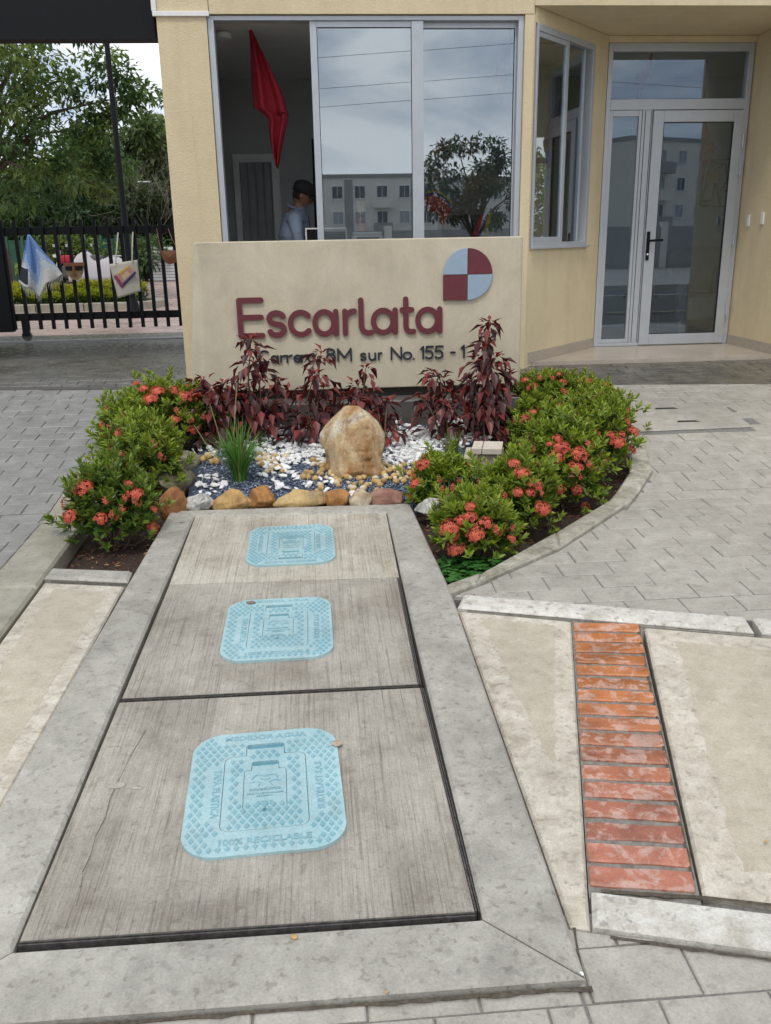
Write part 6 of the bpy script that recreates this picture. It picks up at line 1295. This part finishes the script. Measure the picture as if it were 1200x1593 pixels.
# ================================================================== ACROSS THE ROAD (seen mirrored in the glass)
M_apt = plain('apartment_render', (.72, .68, .61), .85, scale=1.5, var=.06); M_aptd = plain('apartment_dark', (.30, .29, .28), .8, scale=1.5); M_curt = plain('curtained_pane', (.34, .35, .36), .4, scale=1.5)
M_wing = plain('dark_pane', (.06, .07, .085), .15)
def block(name, x, y, w_, d_, floors, rz, label, cols, fh=2.3):
    t_ = empty(name, (x, y, -.18), label, 'apartment block', 'apartment blocks across the road', rz); H_ = floors*fh+.6
    MB().box((-w_/2, -d_, 0), (w_/2, 0, H_)).build('walls', M_apt, t_); MB().box((-w_/2-.15, -d_-.15, H_+.003), (w_/2+.15, .15, H_+.3)).build('parapet', M_aptd, t_)
    for f in range(floors):
        for c in range(cols):
            cx = -w_/2+w_*(c+.5)/cols; z = f*fh+1.0; fr_ = MB(); frame_rect(fr_, cx-.55, cx+.55, z-.1*(c % 2), z+1.2, .005, .09, .07, .07, .07, .07); wv = fr_.build('window', M_whitep, t_); MB().box((cx-.478, .01, z+.072), (cx+.478, .05, z+1.128)).build('pane', rng.choice((M_wing, M_wing, M_curt)), wv); MB().box((cx-.02, .052, z+.072), (cx+.02, .08, z+1.128)).build('mullion', M_whitep, wv)
            if c % 4 == 1 and f: bq = MB(); bq.box((cx-.9, .1, z-.85), (cx+.9, .95, z-.72)); bq.box((cx-.9, .90, z-.719), (cx+.9, .95, z+.1)); bq.build('balcony', M_aptd if f % 2 else M_apt, t_)
    for c in range(0, cols, 3):
        cx = -w_/2+w_*(c+1)/cols; MB().box((cx-.4, .002, .2), (cx+.4, .03, H_-.2)).build('stair_panel', M_aptd, t_)
    for f in range(floors):
        cy = -d_*.5; z = f*fh+1.0; s = -w_/2
        for sx, sg_ in ((-w_/2, -1), (w_/2, 1)): wv = MB().box((sx+sg_*.004, cy-.7, z), (sx+sg_*.06, cy+.7, z+1.35)).build('window', M_whitep, t_); MB().box((sx+sg_*.061, cy-.62, z+.08), (sx+sg_*.075, cy+.62, z+1.27)).build('pane', M_wing, wv)
block('apartment_block', 3.5, -72, 17, 10, 3, 0, 'three-storey pale block mirrored in the middle window pane', 8)
block('apartment_block', 20, -78, 13, 10, 3, 0, 'three-storey block mirrored behind the tree in the right pane', 6)
block('apartment_block', 37, -66, 20, 10, 4, R(-24), 'four-storey block mirrored in the door glass', 8)
block('apartment_block', -20, -75, 22, 10, 3, 0, 'three-storey block further along the road opposite', 10)
bw = empty('boundary_wall', (10, -33, -.18), 'long grey boundary wall with piers across the road', 'wall')
for k in range(18): x = -60+k*8; child(MB().box((x+.2, -33.1, -.3), (x+7.8, -32.9, 2.1)).build('wall_panel', M_aptd), bw); child(MB().box((x-.2, -33.2, -.3), (x+.198, -32.8, 2.35)).build('pier', M_apt), bw)
gg = np.random.default_rng(201); tc_ = (6.1, -20.0); cl = [(tc_[0]+d[0]*2.1*r, tc_[1]+d[1]*2.0*r, 3.7+d[2]*2.1*r, .38) for d, r in zip(unit(50, gg), gg.random(50)**.4)]
tree((tc_[0], tc_[1], -.2), 1.9, cl, 4600, .23, [(.055, .09, .035), (.07, .10, .035), (.15, .09, .03)], 202, 'broad street tree across the road, mirrored in the right window pane', grp='street trees across the road', tr=.13, boughs=14)
tree((-1.6, -24, -.2), 2.0, [(-1.6+d[0]*1.4, -24+d[1]*1.4, 5.2+d[2]*1.5, .5) for d in unit(20, gg)], 2200, .3, [(.05, .08, .03)], 203, 'slim street tree across the road, mirrored at the edge of the middle pane', grp='street trees across the road', tr=.11, boughs=8)
for k, (z, wl_) in enumerate(((6.7, 'lowest'), (7.3, 'middle'), (8.3, 'highest'))):
    pts = [(-70+x*10, -17.5-.1*k, z-.9*math.sin(math.pi*((x*10 % 40)/40))) for x in range(17)]; tag(MB().tube(pts, .007, 5).build('power_line', M_blk), wl_+' of the three thin power lines across the road, mirrored in the panes', 'cable', 'power lines across the road')
for x, wl_ in ((-30, 'left'), (50, 'right')): 
    up_ = empty('utility_pole', (x, -17.65, -.2), 'grey utility pole at the '+wl_+' end of the power lines across the road', 'pole', 'utility poles'); child(MB().tube([(x, -17.65, -.3), (x, -17.65, 8.8)], [.15, .10], 10).build('pole', M_olive), up_); child(MB().box((x-.05, -18.3, 8.35), (x+.05, -17.0, 8.47)).build('crossarm', M_olive), up_)

# ================================================================== SMALL DIRT AND DEBRIS
def dirt(name, pts, w_, top, mat=None, jag=.004):
    mb = MB(); L_ = []; Rr = []
    for a, b in zip(pts[:-1], pts[1:]):
        a, b = Vector(a), Vector(b); n_ = max(2, int((b-a).length/.03)); nn = Vector((-(b-a).y, (b-a).x)).normalized()
        for k in range(n_): p = a.lerp(b, k/n_); e_ = w_*(.10+.55*rng.random()**2.2); L_.append(p+nn*e_); Rr.append(p-nn*w_*.4)
    for k in range(len(L_)-1): mb.add([(*Rr[k], top), (*Rr[k+1], top), (*L_[k+1], top+.0003), (*L_[k], top+.0003)], [(0, 1, 2, 3)])
    return tag(mb.build(name, mat or plain('joint_soil', (.085, .07, .052), .95, var=.5, bmp=.6, scale=70), drape=True), kind='stuff')
dirt('joint_dirt', [(.545, 1.478), (-.2, 1.484), (-1.0, 1.486)], .016, -.0165); dirt('joint_dirt', [(.553, 1.65), (.53, 1.48)], .008, -.0160); dirt('joint_dirt', [(2.4, 1.118), (1.6, 1.332), (.60, 1.622)], .014, -.0165)
dirt('joint_dirt', [(2.2, 1.335), (1.3, 1.60), (.9, 1.705), (.62, 1.757)], .02, -.0105); dirt('joint_dirt', [(1.265, 3.2), (1.07, 2.45), (.889, 1.74)], .012, -.0105); dirt('joint_dirt', [(1.74, 3.03), (1.02, 3.262), (.56, 3.41)], .010, -.0100)
dirt('joint_dirt', [(-.945, 2.0), (-.94, 2.9), (-.925, 3.8)], .010, -.0098); dirt('joint_dirt', [(-.90, 3.85), (-1.33, 3.945)], .012, -.0098)
for k, (px, py, sz, lab) in enumerate([(315, 1566, .012, 'white chip of stone lying below the slab surround, left of the middle'), (381, 1563, .007, 'tiny white chip below the slab surround'), (458, 1459, .009, 'grey crumb stuck on the front band of the slab surround'), (602, 1544, .005, 'small pale crumb in the dirt joint under the surround'), (905, 1515, .006, 'white crumb at the near right corner of the slab surround'), (1192, 1310, .006, 'small tan crumb on the beige panel right of the bricks')]):
    p = G(px, py, -.012 if k < 2 else 0); o = link('stone_chip', (OP[1] if k in (2, 3, 5) else WP[k % 7]), None, (p.x, p.y, p.z+sz*.3)); o.scale = (sz, sz*.8, sz*.6); o.rotation_euler = (0, 0, k*1.3); tag(o, lab, 'stone chip')
def smear(px, py, rx, ry, top, col, label):
    p = G(px, py, top); mb = MB(); n_ = 16; vs = [(0, 0, .0022)]+[(rx*math.cos(k*2*math.pi/n_)*rng.uniform(.6, 1.1)*.6, ry*math.sin(k*2*math.pi/n_)*rng.uniform(.6, 1.1)*.6, .0016) for k in range(n_)]+[(rx*math.cos(k*2*math.pi/n_)*rng.uniform(.75, 1.15), ry*math.sin(k*2*math.pi/n_)*rng.uniform(.75, 1.15), 0) for k in range(n_)]
    mb.add(vs, [(0, 1+k, 1+(k+1) % n_) for k in range(n_)]+[(1+k, 1+n_+k, 1+n_+(k+1) % n_, 1+(k+1) % n_) for k in range(n_)]); o = mb.build('mud_smear', plain('mud_%d' % int(px), col, .9, var=.3, scale=70, bmp=.5), smooth=True, loc=p+Vector((0, 0, .0007))); tag(o, label, 'mud smear')
smear(391, 937, .022, .016, .0100, (.20, .165, .13), 'grey mud smear on the far left corner of the middle lid'); smear(524, 1156, .018, .020, .0100, (.42, .33, .24), 'tan mud smear on the far right corner of the nearest lid')
for (px, py, r_, l_) in ((182, 1222, .03, 'larger'), (213, 1225, .024, 'smaller right-hand')): smear(px, py, r_, r_*.5, -.0025, (.38, .35, .30), l_+' dried cement splash on the left part of the nearest slab')
